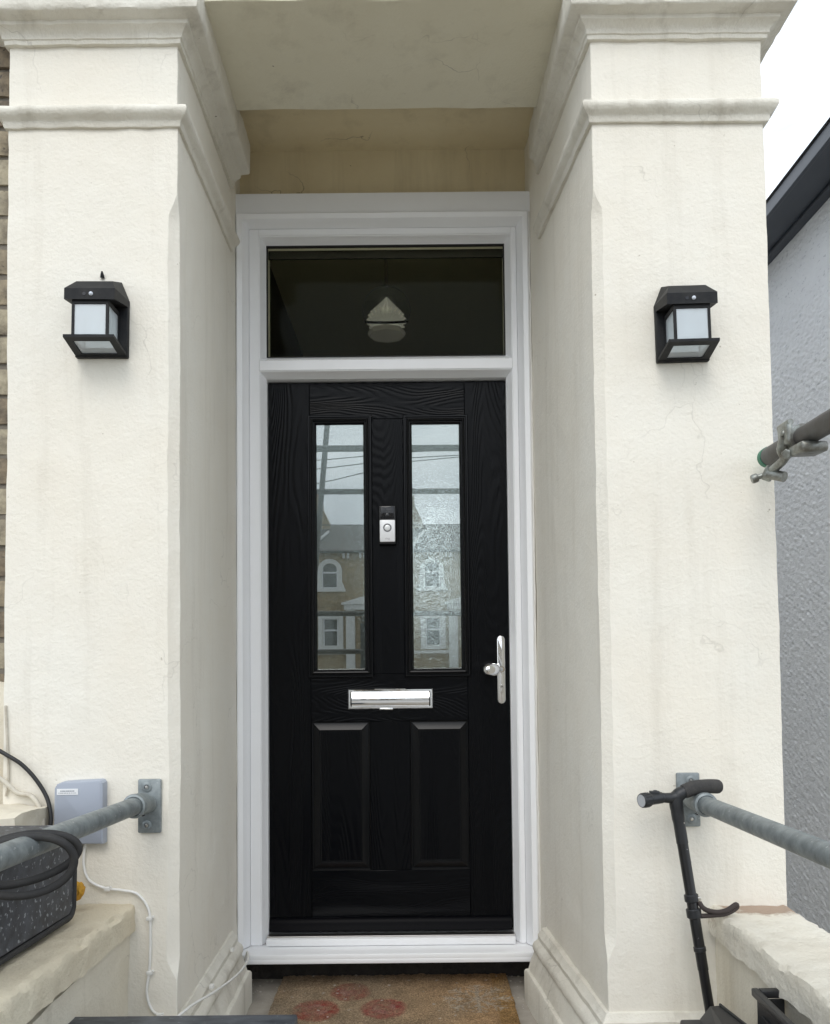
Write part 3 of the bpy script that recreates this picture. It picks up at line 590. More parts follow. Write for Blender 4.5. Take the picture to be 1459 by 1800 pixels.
solo('wall_plug', lathe([(0.006, 0), (0.005, 0.006), (0.002, 0.016)], (-0.712, F-0.002, 2.128), (0.1, -0.5, 1), 8), LAMP_BLACK, 'small dark plug in the wall just above the left lantern', 'plug')

# ------------------------------------------------------------------ parapets either side of the landing
def parapet(x0, x1, top, label, edge, cop, slope):
    t = thing('parapet_wall', label, 'wall', ((x0+x1)/2, -1.6, GZ))
    ins = 0.016
    part('wall', rough(gridbox(x0+ins, x1-ins, -2.6, F-0.001, GZ, top-0.066, 0.05), 0.006, 8, 0.002, 40), CREAM_OLD, t, 30)
    m = gridbox(x0, x1, -2.62, F+0.001, top-0.068, top, 0.0135)
    V = []
    for v in m[0]:
        q = v.copy(); q.z += slope*(F-v.y)
        e = min(abs(v.x-x0), abs(v.x-x1)); hi = v.z > top-0.005
        if e < 0.001 and hi: ch_ = max(0, noise.noise(v*9)-0.15)*0.03+max(0, noise.noise(v*31+Vector((4, 4, 4))))*0.008; q.z -= 0.004+ch_*0.7; q.x += (1 if v.x < (x0+x1)/2 else -1)*(0.003+ch_)
        q += nz(v, 0.0035, 6)+nz(v, 0.0030, 28, 5)+nz(v, 0.0026, 70, 2); V.append(q)
    part('coping', (V, m[1]), cop, t, 35)
    return t
parapet(-0.99, -0.622, 0.515, 'weathered cream parapet wall and coping under the left handrail', -0.622, COPING, 0.05)
parapet(0.828, 1.032, 0.495, 'weathered cream parapet wall and coping under the right handrail', 0.828, COPING_R, 0.025)
m = rough(gridbox(-1.32, -0.845, -1.02, F-0.002, 0.45, 0.768, 0.02), 0.012, 9, 0.006, 30)
solo('rendered_ledge', m, CREAM_OLD, 'rough cream rendered ledge in the corner behind the black box', 'ledge', 35)

# ------------------------------------------------------------------ handrails
def handrail(x, z, dz, label, fx, fz, sx):
    t = thing('handrail', label, 'handrail', (x, F, z), 'handrails beside the landing')
    w, h = 0.0295, 0.068
    fl = part('flange', box(fx-w, fx+w, F-0.010, F+0.001, fz-h, fz+h, 0.004), GALV, t, 40)
    for s in (1, -1):
        part('screw', lathe([(0.0125, 0), (0.0125, 0.002), (0.010, 0.0035), (0.006, 0.0035), (0.005, 0.001)], (fx-0.006*sx, F-0.010, fz+s*0.048), (0, -1, 0), 20), GALV, fl, 40)
        part('screw_head', lathe([(0.005, 0), (0.004, 0.002), (0.0015, 0.0025)], (fx-0.006*sx, F-0.0115, fz+s*0.048), (0, -1, 0), 16), STEEL, fl, 40)
    a = Vector((fx, F-0.008, fz+0.004)); b = Vector((x, F-0.055, z)); d = Vector((0, -1, dz)).normalized()
    part('socket', tube([a, a.lerp(b, 0.55), b, b+d*0.045], [0.020, 0.025, 0.0272, 0.0272], 28), GALV, t, 40)
    part('collar_ring', lathe([(0.0255, -0.002), (0.0292, 0.0), (0.0298, 0.006), (0.0285, 0.012), (0.0235, 0.014), (0.0215, 0.012)], b+d*0.040, d, 32), GALV, t, 40)
    part('rail', tube([b, b+d*1.6], 0.0213, 32), GALV, t, 60)
    e = b+d*1.6
    part('post', cyl((e.x, e.y, -0.01), (e.x, e.y, e.z+0.02), 0.0213, 24), GALV, t, 60)
    part('grub_screw', lathe([(0.004, 0), (0.004, 0.003)], b+d*0.015+Vector((0.012*sx, 0, -0.0255)), (0.4*sx, 0, -1), 12), BLACK_GLOSS, t)
    return t
hl = handrail(-0.592, 0.776, 0.05, 'grey galvanised handrail fixed to the left pier', -0.585, 0.762, 1)
for k in range(4): pass
hr = handrail(0.793, 0.766, 0.035, 'grey galvanised handrail fixed to the right pier behind the cane', 0.782, 0.764, -1)

# ------------------------------------------------------------------ left clutter
gb = thing('wall_box', 'blue grey plastic cable box with white sticker on the left pier', 'cable box', (-0.757, F, 0.68))
poly = [(-0.819, 0.672), (-0.695, 0.672), (-0.695, 0.824), (-0.700, 0.830), (-0.706, 0.832), (-0.775, 0.829), (-0.80, 0.827), (-0.812, 0.822), (-0.818, 0.812)]
def bevprism(poly, y0, y1, b):
    cx = sum(p[0] for p in poly)/len(poly); cz = sum(p[1] for p in poly)/len(poly); n = len(poly); V = []
    for (y, s) in ((y0, 0), (y1+b, 0), (y1+b*0.3, b*0.3), (y1, b)):
        for x, z in poly:
            d = Vector((x-cx, z-cz)); d = d*(1-s/max(d.length, 1e-6)); V.append(Vector((cx+d.x, y, cz+d.y)))
    return V, [[i*n+k, i*n+(k+1) % n, (i+1)*n+(k+1) % n, (i+1)*n+k] for i in range(3) for k in range(n)]+[[3*n+k for k in range(n)]]
part('case', bevprism(poly, F+0.001, F-0.030, 0.006), GREYBOX, gb, 30)
st = part('sticker', box(-0.810, -0.757, F-0.0312, F-0.0302, 0.796, 0.811), STICKER, gb)
random.seed(3)
for zz, hh, xa, xb in ((0.8055, 0.0022, -0.801, -0.7655), (0.8005, 0.0012, -0.806, -0.762)):
    x = xa
    while x < xb:
        w = random.uniform(0.0015, 0.0042); part('print', box(x, min(x+w, xb), F-0.0317, F-0.0313, zz-hh/2, zz+hh/2), PRINT, st); x += w+random.uniform(0.0006, 0.0018)

CY = F-0.006
wc = [(-0.748, 0.700), (-0.749, 0.670), (-0.752, 0.616), (-0.736, 0.578), (-0.697, 0.558), (-0.654, 0.552), (-0.616, 0.541), (-0.588, 0.503), (-0.583, 0.444), (-0.585, 0.359), (-0.592, 0.296), (-0.579, 0.254), (-0.553, 0.243)]
path = [(x, CY-(0.012 if z < 0.25 else 0), z) for x, z in wc]+[(-0.518, -0.885, 0.243), (-0.488, -0.79, 0.243), (-0.466, -0.66, 0.222), (-0.450, -0.45, 0.188), (-0.450, -0.29, 0.172), (-0.474, -0.175, 0.160), (-0.486, -0.150, 0.125)]
path = [p if not (i in (3, 4, 5)) else (p[0], p[1]-0.004, p[2]) for i, p in enumerate(path)]
wct = thing('white_cable', 'thin white cable clipped from the grey box down to the door sill', 'cable', (-0.6, F, 0.25))
part('sheath', tube(smoothpath(path, 8), 0.0036, 10), WHITE_PL, wct, 60)
for (x, y, z) in ((-0.690, CY-0.004, 0.556), (-0.585, CY, 0.480), (-0.5845, CY, 0.345), (-0.556, CY-0.010, 0.243)):
    part('clip', join(box(x-0.007, x+0.007, y-0.006, y+0.006, z-0.005, z+0.005, 0.0015), lathe([(0.003, 0), (0.003, 0.004)], (x+0.009, y-0.002, z+0.005), (0, -1, 0), 10)), WHITE_PL, wct, 40)
for (x, y, z) in ((-0.484, -0.62, 0.222), (-0.490, -0.33, 0.222)):
    solo('cable_clip', box(x-0.006, x+0.006, y-0.007, y+0.007, z-0.005, z+0.005, 0.0015), WHITE_PL, 'empty white cable clip on the left plinth moulding, %s' % ('nearer the street' if y < -0.5 else 'nearer the door'), 'cable clip')
bc = [(-1.20, 1.02), (-0.963, 0.905), (-0.898, 0.862), (-0.850, 0.800), (-0.829, 0.747), (-0.828, 0.69), (-0.832, 0.64)]
solo('black_cable', tube(smoothpath([(x, F-0.012-0.20*max(0, 0.80-z) if x > -1 else -0.805, z) for x, z in bc], 8), 0.0052, 12), CABLE_BLK, 'black cable curving down the left pier beside the grey box', 'cable', 60)
dc = [(-1.1, 0.90), (-0.962, 0.836), (-0.919, 0.800), (-0.880, 0.790), (-0.852, 0.750), (-0.843, 0.69), (-0.846, 0.62)]
solo('painted_cable', tube(smoothpath([(x, F-0.012-0.22*max(0, 0.80-z) if x > -1 else -0.805, z) for x, z in dc], 8), 0.0062, 12), DIRTY_PL, 'dirty cream painted cable on the ledge left of the black cable', 'cable', 60)
solo('thin_grey_wire', tube(smoothpath([(-0.953, F-0.006, 1.02), (-0.948, F-0.006, 0.93), (-0.944, F-0.006, 0.84), (-0.95, F-0.006, 0.79)], 6), 0.003, 8), DIRTY_PL, 'thin painted wire running down the outer edge of the left pier', 'wire', 60)

# black paint-splashed box on the left coping
bb = thing('black_box', 'black paint splashed plastic box on the left coping under the handrail', 'box', (-0.83, -1.3, 0.55))
def slantbox(x0, x1, y0, y1, z0, z1, r, ze=0.0):
    prof = []
    for (cy, cz, a0) in ((y1-r, z0+r, -PI/2), (y1-r*0.8, z1-r*0.8, 0)):
        for k in range(7):
            a = a0+PI/2*k/6; prof.append((cy+r*math.cos(a), cz+r*math.sin(a)))
    prof += [(y0, z1), (y0, z0)]
    return [Vector((x0, y, z+ze*(y1-y))) for y, z in prof]+[Vector((x1, y, z+ze*(y1-y))) for y, z in prof], len(prof)
def sheet(x0, x1, y0, y1, z0, z1, r, ze):
    V, n = slantbox(x0, x1, y0, y1, z0, z1, r, ze)
    return V, [list(range(n)), list(range(n, 2*n))]+[[k, (k+1) % n, n+(k+1) % n, n+k] for k in range(n)]
part('body', sheet(-0.955, -0.712, -1.62, -1.012, 0.536, 0.735, 0.030, 0.05), mat('grey_box_side', (0.06, 0.058, 0.054), 0.6, vary=(30, 0.6, (0.14, 0.13, 0.115)), bump=(60, 0.3, 0.002)), bb, 40)
part('front_panel', sheet(-0.7125, -0.706, -1.60, -1.028, 0.552, 0.722, 0.022, 0.05), SPECKLE, bb, 40)
V, n = slantbox(-0.7085, -0.7085, -1.61, -1.018, 0.541, 0.730, 0.028, 0.05)
part('rim', tube(V[:n], 0.0075, 10, True), BLACK_RUBBER, bb, 60)
part('lid', sheet(-0.96, -0.700, -1.63, -1.02, 0.737, 0.749, 0.005, 0.05), SPECKLE, bb, 40)
# hose looped round the left rail
pts = []
for k in range(96):
    s_ = k/96; a = 4*PI*s_; w = 0.5-0.5*math.cos(2*PI*s_)
    rx = 0.078+0.008*w; rz = 0.056-0.014*w
    pts.append(Vector((-0.600+rx*math.cos(a)-0.010*w, -1.50+0.030*math.cos(a)-0.016*math.sin(a)+0.024*w, 0.769+rz*math.sin(a)+0.010*math.cos(a)+0.014*w)))
solo('rubber_hose', tube(pts, 0.0074, 12, True), BLACK_RUBBER, 'black rubber hose looped round the left handrail', 'hose', 60)
hk = [(-0.716, -1.005, 0.690), (-0.712, -1.000, 0.66), (-0.714, -0.998, 0.62), (-0.717, -1.004, 0.585), (-0.722, -1.012, 0.560)]
bm = bmesh.new(); bmesh.ops.create_icosphere(bm, subdivisions=3, radius=1.0)
for v in bm.verts:
    q = v.co.copy(); v.co = Vector((q.x*0.014, q.y*0.016, q.z*0.022))*(1+0.35*noise.noise(q*2.3))+Vector((-0.742, -0.905, 0.566))
solo('foam_lump', dump(bm), YELLOW, 'lump of yellow orange foam between the black box and left pier', 'foam lump', 60)
# dark lid at the lower edge of the view
lb = thing('storage_box', 'dark scuffed storage box on the landing at the bottom left', 'box', (-0.42, -1.42, 0))
part('body', box(-0.60, -0.185, -1.62, -1.215, 0.002, 0.352, 0.01), BLACK_PLASTIC, lb, 40)
part('lid', box(-0.652, -0.165, -1.66, -1.175, 0.352, 0.378, 0.006), SLATEBOX, lb, 40)

# ------------------------------------------------------------------ right clutter: cane, boxes
cn = thing('walking_cane', 'black walking cane with torch handle leaning on the right pier', 'cane', (0.80, -0.95, 0))
YC = F-0.080
A = Vector((0.727, YC, 0.772)); B = Vector((0.822, YC-0.05, 0.004)); D = (B-A).normalized()
def on(t): return A+D*t
part('shaft', tube([on(0.02), on(0.24), on(0.241), on(0.40)], [0.0135, 0.0130, 0.0132, 0.0128], 20), mat('cane_black', (0.010, 0.010, 0.011), 0.3, specks=(120, 0.73, (0.3, 0.3, 0.3))), cn, 40)
part('lower_shaft', tube([on(0.30), on(0.765)], 0.0118, 20), bpy.data.materials['cane_black'], cn, 40)
part('ferrule', tube([on(0.735), on(0.74), on(0.772)], [0.0125, 0.0135, 0.016], 20), BLACK_RUBBER, cn, 40)
for t0, t1, r in ((0.222, 0.240, 0.0170), (0.256, 0.278, 0.0178), (0.345, 0.358, 0.0146)):
    part('clip_band', tube([on(t0), on(t0+0.002), on(t1-0.002), on(t1)], [r-0.002, r, r, r-0.002], 20), BLACK_PLASTIC, cn, 40)
part('neck', tube(smoothpath([on(0.10), on(0.05), on(0.02), A+Vector((0.001, 0, 0.006)), A+Vector((0.012, 0, 0.020)), A+Vector((0.03, 0, 0.027))], 4), [0.0142]*5+[0.0155]*4+[0.0165]*4+[0.0165]*4+[0.0150]*4, 20), BLACK_PLASTIC, cn, 40)
part('torch_arm', tube(smoothpath([A+Vector((0.008, 0, 0.014)), A+Vector((-0.015, -0.004, 0.010)), A+Vector((-0.038, -0.008, 0.012))], 4), [0.0145]*3+[0.0125]*3+[0.0120]*3, 20), BLACK_PLASTIC, cn, 40)
T0 = A+Vector((-0.036, -0.008, 0.012)); td = Vector((-1, -0.42, -0.06)).normalized()
tb = part('torch', lathe([(0.012, 0), (0.0140, 0.002), (0.0140, 0.032), (0.0150, 0.036), (0.0172, 0.040), (0.0172, 0.060), (0.0160, 0.062), (0.0150, 0.061)], T0, td, 28), BLACK_PLASTIC, cn, 35)
part('torch_lens', lathe([(0.0148, 0.0), (0.0148, 0.0006)], T0+td*0.0612, td, 28), LENS, tb)
for k in range(14):
    a = 2*PI*k/14; N_ = td.orthogonal().normalized(); B_ = td.cross(N_); q = T0+td*0.050+(N_*math.cos(a)+B_*math.sin(a))*0.0172
    part('torch_rib', tube([q-td*0.008, q+td*0.008], 0.0011, 6), BLACK_PLASTIC, tb)
sw = T0+td*0.020+Vector((0, 0, 0.0145))
part('torch_switch', join(box(sw.x-0.013, sw.x+0.010, sw.y-0.006, sw.y+0.008, sw.z-0.006, sw.z+0.004, 0.0015), lathe([(0.005, 0), (0.004, 0.003)], (sw.x, sw.y, sw.z+0.003), (0, 0, 1), 14)), BLACK_PLASTIC, tb, 40)
gp = smoothpath([A+Vector((0.020, 0, 0.024)), A+Vector((0.048, 0.004, 0.033)), A+Vector((0.082, 0.008, 0.0355)), A+Vector((0.116, 0.010, 0.034))], 6)
part('foam_grip', tube(gp, [0.0165]+[0.0175]*(len(gp)-3)+[0.0165, 0.012], 24), FOAM, cn, 50)
part('button_pin', lathe([(0.003, 0), (0.002, 0.002)], on(0.05)+Vector((0.008, -0.0095, 0)), (0.4, -1, 0), 12), STEEL, cn)
part('ring_pin', lathe([(0.0026, 0), (0.002, 0.004)], on(0.145)+Vector((0.0105, 0, 0)), (1, -0.2, 0), 10), STEEL, cn)
sp = smoothpath([on(0.235)+Vector((0.013, -0.004, 0)), on(0.25)+Vector((0.024, -0.012, -0.004)), Vector((0.812, YC-0.02, 0.510)), Vector((0.838, YC-0.02, 0.514)), Vector((0.862, YC-0.015, 0.526)), Vector((0.864, YC-0.012, 0.517)), Vector((0.838, YC-0.016, 0.505)), Vector((0.808, YC-0.018, 0.502)), on(0.272)+Vector((0.012, -0.008, 0))], 6)
part('wrist_strap', tube(sp, 0.0060, 8), STRAP, cn, 60)
part('strap_highlight', box(0.7665, 0.7755, YC-0.026, YC-0.016, 0.535, 0.548, 0.002), STEEL, cn)  # steel block added for the white highlight at the strap's start

sb = thing('ridged_box', 'black ridged plastic box at the foot of the cane', 'box', (0.75, -1.3, 0))
V = [(0.668, -1.42, 0.33), (0.715, -1.10, 0.325), (0.800, -1.10, 0.315), (0.800, -1.42, 0.33), (0.690, -1.42, 0.392), (0.732, -1.118, 0.360), (0.757, -1.112, 0.359), (0.775, -1.42, 0.392)]
part('lid', (list(map(Vector, V)), [[0, 1, 5, 4], [1, 2, 6, 5], [2, 3, 7, 6], [4, 5, 6, 7], [0, 4, 7, 3], [0, 1, 2, 3]]), BLACK_PLASTIC, sb)
part('ridge', tube([(0.756, -1.112, 0.361), (0.764, -1.42, 0.394)], 0.003, 8), BLACK_PLASTIC, sb)
part('body', box(0.672, 0.800, -1.44, -1.09, 0.002, 0.322, 0.006), BLACK_PLASTIC, sb, 40)
ob = thing('open_crate', 'black open plastic crate against the right parapet wall', 'crate', (0.79, -1.55, 0))
cx0, cx1, cy0, cy1, cz = 0.7795, 0.840, -1.95, -1.247, 0.446
part('side', box(0.783, 0.786, cy0, cy1, 0.002, cz-0.018, 0.001), BLACK_PLASTIC, ob)
part('end', box(0.783, 0.838, cy1-0.004, cy1, 0.002, cz-0.018, 0.001), BLACK_PLASTIC, ob)
part('rim', join(box(0.776, 0.790, cy0, cy1+0.012, cz-0.016, cz, 0.003), box(0.790, 0.838, cy1-0.006, cy1+0.012, cz-0.016, cz, 0.003)), BLACK_PLASTIC, ob, 40)
part('handle_bar', box(0.779, 0.783, cy0, cy1-0.03, cz-0.052, cz-0.040, 0.001), BLACK_PLASTIC, ob)
part('base', box(0.783, 0.838, cy0, cy1, 0.002, 0.008), BLACK_PLASTIC, ob)

# ------------------------------------------------------------------ scaffold pole by the right pier
sc = thing('scaffold_pole', 'scaffold pole with green end cap beside the right pier', 'scaffold pole', (0.99, -1.5, 1.63), 'scaffold poles')
s0 = Vector((0.990, -0.885, 1.628)); s1 = Vector((0.990, -2.9, 1.640)); sdv = (s1-s0).normalized()
part('tube', tube([s0, s1], 0.0241, 32), GALV_DARK, sc, 60)
part('end_cap', lathe([(0.020, -0.006), (0.0252, -0.003), (0.0256, 0.014), (0.0245, 0.0145)], s0, sdv, 32), GREEN, sc, 40)
cp = thing('scaffold_coupler', 'zinc scaffold coupler with swing bolts on the pole', 'coupler', (0.99, -1.07, 1.60))
k0 = s0+sdv*0.165
part('saddle', lathe([(0.0255, -0.026), (0.0305, -0.026), (0.0300, -0.020), (0.0285, 0.0), (0.0300, 0.024), (0.0315, 0.030), (0.0255, 0.030)], k0, sdv, 28), COUPLER, cp, 40)
part('flap', rough(box(k0.x-0.036, k0.x-0.022, k0.y-0.030, k0.y+0.026, k0.z-0.014, k0.z+0.040, 0.006), 0.002, 60), COUPLER, cp, 40)
part('hinge_pin', lathe([(0.007, -0.03), (0.008, -0.026), (0.008, 0.026), (0.007, 0.03)], k0+Vector((-0.028, 0, 0.036)), sdv, 16), COUPLER, cp, 40)
part('rivet', lathe([(0.009, 0), (0.008, 0.003), (0.004, 0.005)], k0+Vector((-0.036, -0.004, 0.015)), (-1, 0, 0), 18), COUPLER, cp, 40)
arm0 = k0+Vector((-0.018, 0.0, -0.034)); arm1 = Vector((0.962, -0.955, 1.573))
part('swing_arm', tube(smoothpath([k0+Vector((-0.030, -0.004, 0.008)), k0+Vector((-0.030, 0.014, -0.016)), arm0+Vector((0, 0.03, -0.002)), arm1], 5), [0.012]*5+[0.013]*5+[0.0105]*6, 14), COUPLER, cp, 40)
part('swing_nut', lathe([(0.016, -0.012), (0.019, -0.009), (0.019, 0.009), (0.016, 0.012)], arm1+Vector((0, 0.0, 0.0)), (0.7, -0.3, -0.35), 6), COUPLER, cp, 40)
part('swing_bolt', cyl(arm1+Vector((-0.026, 0.008, -0.008)), arm1+Vector((0.018, 0.0, 0.003)), 0.0065, 14), COUPLER, cp, 40)
part('bolt_head', lathe([(0.010, 0), (0.0115, 0.003), (0.0115, 0.012), (0.010, 0.015)], arm1+Vector((-0.024, 0.008, -0.008)), (-1, 0.2, -0.35), 12), COUPLER, cp, 40)
part('bolt_barrel', cyl(arm1+Vector((-0.003, -0.004, -0.002)), arm1+Vector((0.020, -0.040, -0.018)), 0.0125, 16), COUPLER, cp, 40)
part('second_nut', lathe([(0.011, 0), (0.012, 0.002), (0.012, 0.014), (0.010, 0.016)], k0+Vector((-0.030, -0.018, -0.036)), (-0.6, -0.6, -0.2), 6), COUPLER, cp, 40)
part('lower_jaw', rough(box(k0.x-0.034, k0.x+0.030, k0.y-0.090, k0.y-0.020, k0.z-0.046, k0.z-0.022, 0.008), 0.003, 50), COUPLER, cp, 40)

# ------------------------------------------------------------------ doormat
random.seed(5)
mt_col = bpy.data.materials.new('coir_mat'); mt_col.use_nodes = True
t = mt_col.node_tree; nn = t.nodes; b = nn['Principled BSDF']; b.inputs['Roughness'].default_value = 1.0; b.inputs['Specular IOR Level'].default_value = 0.1
at = nn.new('ShaderNodeVertexColor'); at.layer_name = 'print'
g = nn.new('ShaderNodeNewGeometry'); q = nn.new('ShaderNodeTexNoise'); q.inputs['Scale'].default_value = 220; q.inputs['Detail'].default_value = 4; L(t, g.outputs['Position'], q.inputs['Vector'])
mr = nn.new('ShaderNodeMapRange'); mr.inputs['From Min'].default_value = 0.3; mr.inputs['From Max'].default_value = 0.75; mr.inputs['To Min'].default_value = 0.45; mr.inputs['To Max'].default_value = 1.5; L(t, q.outputs['Fac'], mr.inputs['Value'])
x = nn.new('ShaderNodeMix'); x.data_type = 'RGBA'; x.blend_type = 'MULTIPLY'; x.inputs['Factor'].default_value = 1.0; L(t, at.outputs['Color'], x.inputs['A']); L(t, mr.outputs['Result'], x.inputs['B']); L(t, x.outputs['Result'], b.inputs['Base Color'])
k = nn.new('ShaderNodeBump'); k.inputs['Strength'].default_value = 1.0; k.inputs['Distance'].default_value = 0.006; L(t, q.outputs['Fac'], k.inputs['Height']); L(t, k.outputs['Normal'], b.inputs['Normal'])
mx0, mx1, my0, my1 = -0.385, 0.405, -0.50, 0.000
NX, NY = 200, 126; V, Fc, col = [], [], []
def printcol(x, y):
    n1 = noise.noise(Vector((x*9, y*9, 1))); n2 = noise.noise(Vector((x*60, y*60, 5))); n3 = noise.noise(Vector((x*22, y*22, 8)))
    t_ = max(0, min(1, (x+0.05)/0.45))
    c = Vector((0.29, 0.215, 0.14)).lerp(Vector((0.36, 0.225, 0.115)), t_)
    if x > 0.345: c = Vector((0.33, 0.20, 0.085))
    c = c*(1+0.35*n1+0.25*n3)
    def blend(cc, f): 
        nonlocal c
        c = c.lerp(Vector(cc), max(0, min(1, f)))
    for (ox, oy, rx, ry, cc) in ((-0.235, -0.295, 0.080, 0.085, (0.24, 0.035, 0.030)), (-0.135, -0.150, 0.072, 0.080, (0.22, 0.055, 0.045)), (-0.018, -0.285, 0.078, 0.080, (0.25, 0.055, 0.050))):
        d = math.hypot((x-ox)/rx, (y-oy)/ry)
        if d < 1: blend(cc, min(1, (1-d)*6)*max(0.0, 0.58+0.5*n3+0.35*n2))
        if d < 0.5: blend((0.34, 0.26, 0.22), 0.5*max(0, n3+0.3))
    dx, dy = x-0.285, (y+0.215)*1.0; r = math.hypot(dx, dy); a = math.atan2(dy, dx)
    if r < 0.115:
        for kk in range(8):
            aa = a-kk*PI/4; u, w = r*math.cos(aa), r*math.sin(aa)
            if u > 0:
                if abs(w) < 0.0055 and u < 0.108: blend((0.40, 0.35, 0.28), 0.55+0.4*n3)
                for br in (0.045, 0.072, 0.094):
                    if abs(abs(w)-(u-br)*0.9) < 0.005 and 0 < u-br < 0.030: blend((0.40, 0.35, 0.28), 0.5+0.4*n3)
    if n2 > 0.62: blend((0.55, 0.52, 0.47), 0.7)
    f = max(0, noise.noise(Vector((x*5, y*5, 20)))); blend((0.27, 0.235, 0.18), 0.8*f)
    return (max(c.x, 0.01), max(c.y, 0.01), max(c.z, 0.01), 1)
for j in range(NY+1):
    for i in range(NX+1):
        xx = mx0+(mx1-mx0)*i/NX; yy = my0+(my1-my0)*j/NY
        e = min(i, j, NX-i, NY-j); zz = 0.016+0.0035*noise.noise(Vector((xx*90, yy*90, 0)))+0.003*noise.noise(Vector((xx*6, yy*6, 3)))
        if e == 0: zz = 0.001
        wob = 0.004*noise.noise(Vector((xx*25, yy*25, 7)))
        V.append(Vector((xx+wob, yy+wob, zz))); col.append(printcol(xx, yy))
for j in range(NY):
    for i in range(NX): Fc.append([j*(NX+1)+i, j*(NX+1)+i+1, (j+1)*(NX+1)+i+1, (j+1)*(NX+1)+i])
dm = solo('doormat', (V, Fc), mt_col, 'worn brown coir doormat with faded red shapes and a white snowflake', 'doormat', 60)
ca = dm.data.color_attributes.new('print', 'FLOAT_COLOR', 'POINT')
for i, c in enumerate(col): ca.data[i].color = c
# loose coir fibres standing out of the mat
V, Fc = [], []
for k in range(5200):
    xx = random.uniform(mx0+0.005, mx1-0.005); yy = random.uniform(my0, my1-0.003); a = random.uniform(0, 2*PI); l = random.uniform(0.004, 0.011); w = 0.0006
    p = Vector((xx, yy, 0.013)); d = Vector((math.cos(a)*l, math.sin(a)*l, random.uniform(0.002, 0.008))); s = Vector((-math.sin(a), math.cos(a), 0))*w
    o = len(V); V += [p-s, p+s, p+d]; Fc.append([o, o+1, o+2])
part('fibres', (V, Fc), mat('coir_fibre', (0.30, 0.22, 0.13), 0.9, vary=(40, 0.9, (0.16, 0.10, 0.06))), dm, kind='stuff')
# crumbs of plaster on the porch floor
V, Fc = [], []
for k in range(110):
    if random.random() < 0.45: xx, yy = random.uniform(-0.50, -0.39), random.uniform(-0.8, 0.01)
    else: xx, yy = random.uniform(0.41, 0.50), random.uniform(-0.8, 0.01)
    if k % 4 == 0: xx, yy = random.uniform(-0.5, 0.49), random.uniform(-0.02, 0.012)
    r = random.uniform(0.0008, 0.003)
    m = box(-r, r, -r, r, 0, r); M = Matrix.Translation((xx, yy, 0.001)) @ Matrix.Rotation(random.uniform(0, 3), 4, 'Z') @ Matrix.Rotation(random.uniform(-.4, .4), 4, 'X')
    m = xf(m, M); o = len(V); V += m[0]; Fc += [[i+o for i in f] for f in m[1]]
solo('plaster_crumbs', (V, Fc), mat('crumbs', (0.5, 0.46, 0.40), 0.9), 'pale crumbs of plaster on the porch floor', 'crumbs', kind='stuff')

# ------------------------------------------------------------------ neighbour on the right
nb = thing('neighbour_house', 'grey roughcast neighbouring house with dark eaves right of the right pier', 'house', (5, 4, GZ))
NXW = 1.97; EZ = 3.17
def ncol(y0, y1, z0, z1, st):
    ny, nzv = int((y1-y0)/st), int((z1-z0)/st); V, Fc = [], []
    for j in range(nzv+1):
        for i in range(ny+1):
            y = y0+(y1-y0)*i/ny; z = z0+(z1-z0)*j/nzv
            h = 0.002*noise.noise(Vector((3, y*20, z*48)))+0.0045*noise.noise(Vector((9, y*36, z*80)))
            V.append(Vector((NXW-0.011+h, y, z)))
    for j in range(nzv):
        for i in range(ny): Fc.append([j*(ny+1)+i, j*(ny+1)+i+1, (j+1)*(ny+1)+i+1, (j+1)*(ny+1)+i])
    return V, Fc
part('roughcast_face', ncol(-0.6, 3.6, -0.7, EZ+0.02, 0.0125), NEIGH, nb, 0)
part('wall', box(NXW+0.004, 8, -0.6, 9, GZ, EZ-0.001), NEIGH, nb)
part('soffit', box(NXW-0.205, NXW+0.02, -0.9, 9, EZ, EZ+0.015), NAVY, nb)
part('soffit_batten', box(NXW-0.06, NXW-0.012, -0.9, 9, EZ-0.016, EZ-0.001, 0.003), NAVY, nb)
part('fascia', box(NXW-0.225, NXW-0.206, -0.9, 9, EZ-0.012, EZ+0.050, 0.003), NAVY, nb)
part('roof', ([Vector(p) for p in ((NXW-0.235, -0.95, EZ+0.055), (NXW-0.235, 9, EZ+0.055), (5, 9, EZ+1.9), (5, -0.95, EZ+1.9), (8.2, 9, EZ+0.05), (8.2, -0.95, EZ+0.05))], [[0, 1, 2, 3], [2, 4, 5, 3]]), SLATE, nb)

# ------------------------------------------------------------------ scaffold behind the camera, seen mirrored in the door glass
def pole(a, b, label):
    o = solo('scaffold_pole', tube([a, b], 0.0241, 20), GALV_DARK, label, 'scaffold pole', 60, 'scaffold poles')
pole((-3.2, -2.98, 2.66), (3.4, -2.98, 2.632), 'highest level scaffold pole mirrored in the door glass')
pole((-3.2, -4.05, 2.565), (3.4, -4.05, 2.528), 'second level scaffold pole mirrored in the door glass')
pole((-3.2, -4.55, 1.555), (3.4, -4.55, 1.505), 'third level scaffold pole mirrored in the door glass')
pole((-3.2, -5.05, 1.205), (-0.41, -5.05, 1.193), 'short lowest scaffold pole mirrored in the left door pane')
pole((-0.99, -4.1, GZ), (-0.60, -4.1, 3.6), 'leaning scaffold pole mirrored in the left door pane')
for x, y, w in ((3.3, -3.1, 'farther from'), (3.3, -4.6, 'nearer to')):
    pole((x, y, GZ), (x, y, 6.5), 'upright scaffold pole right of the landing, %s the street' % w)

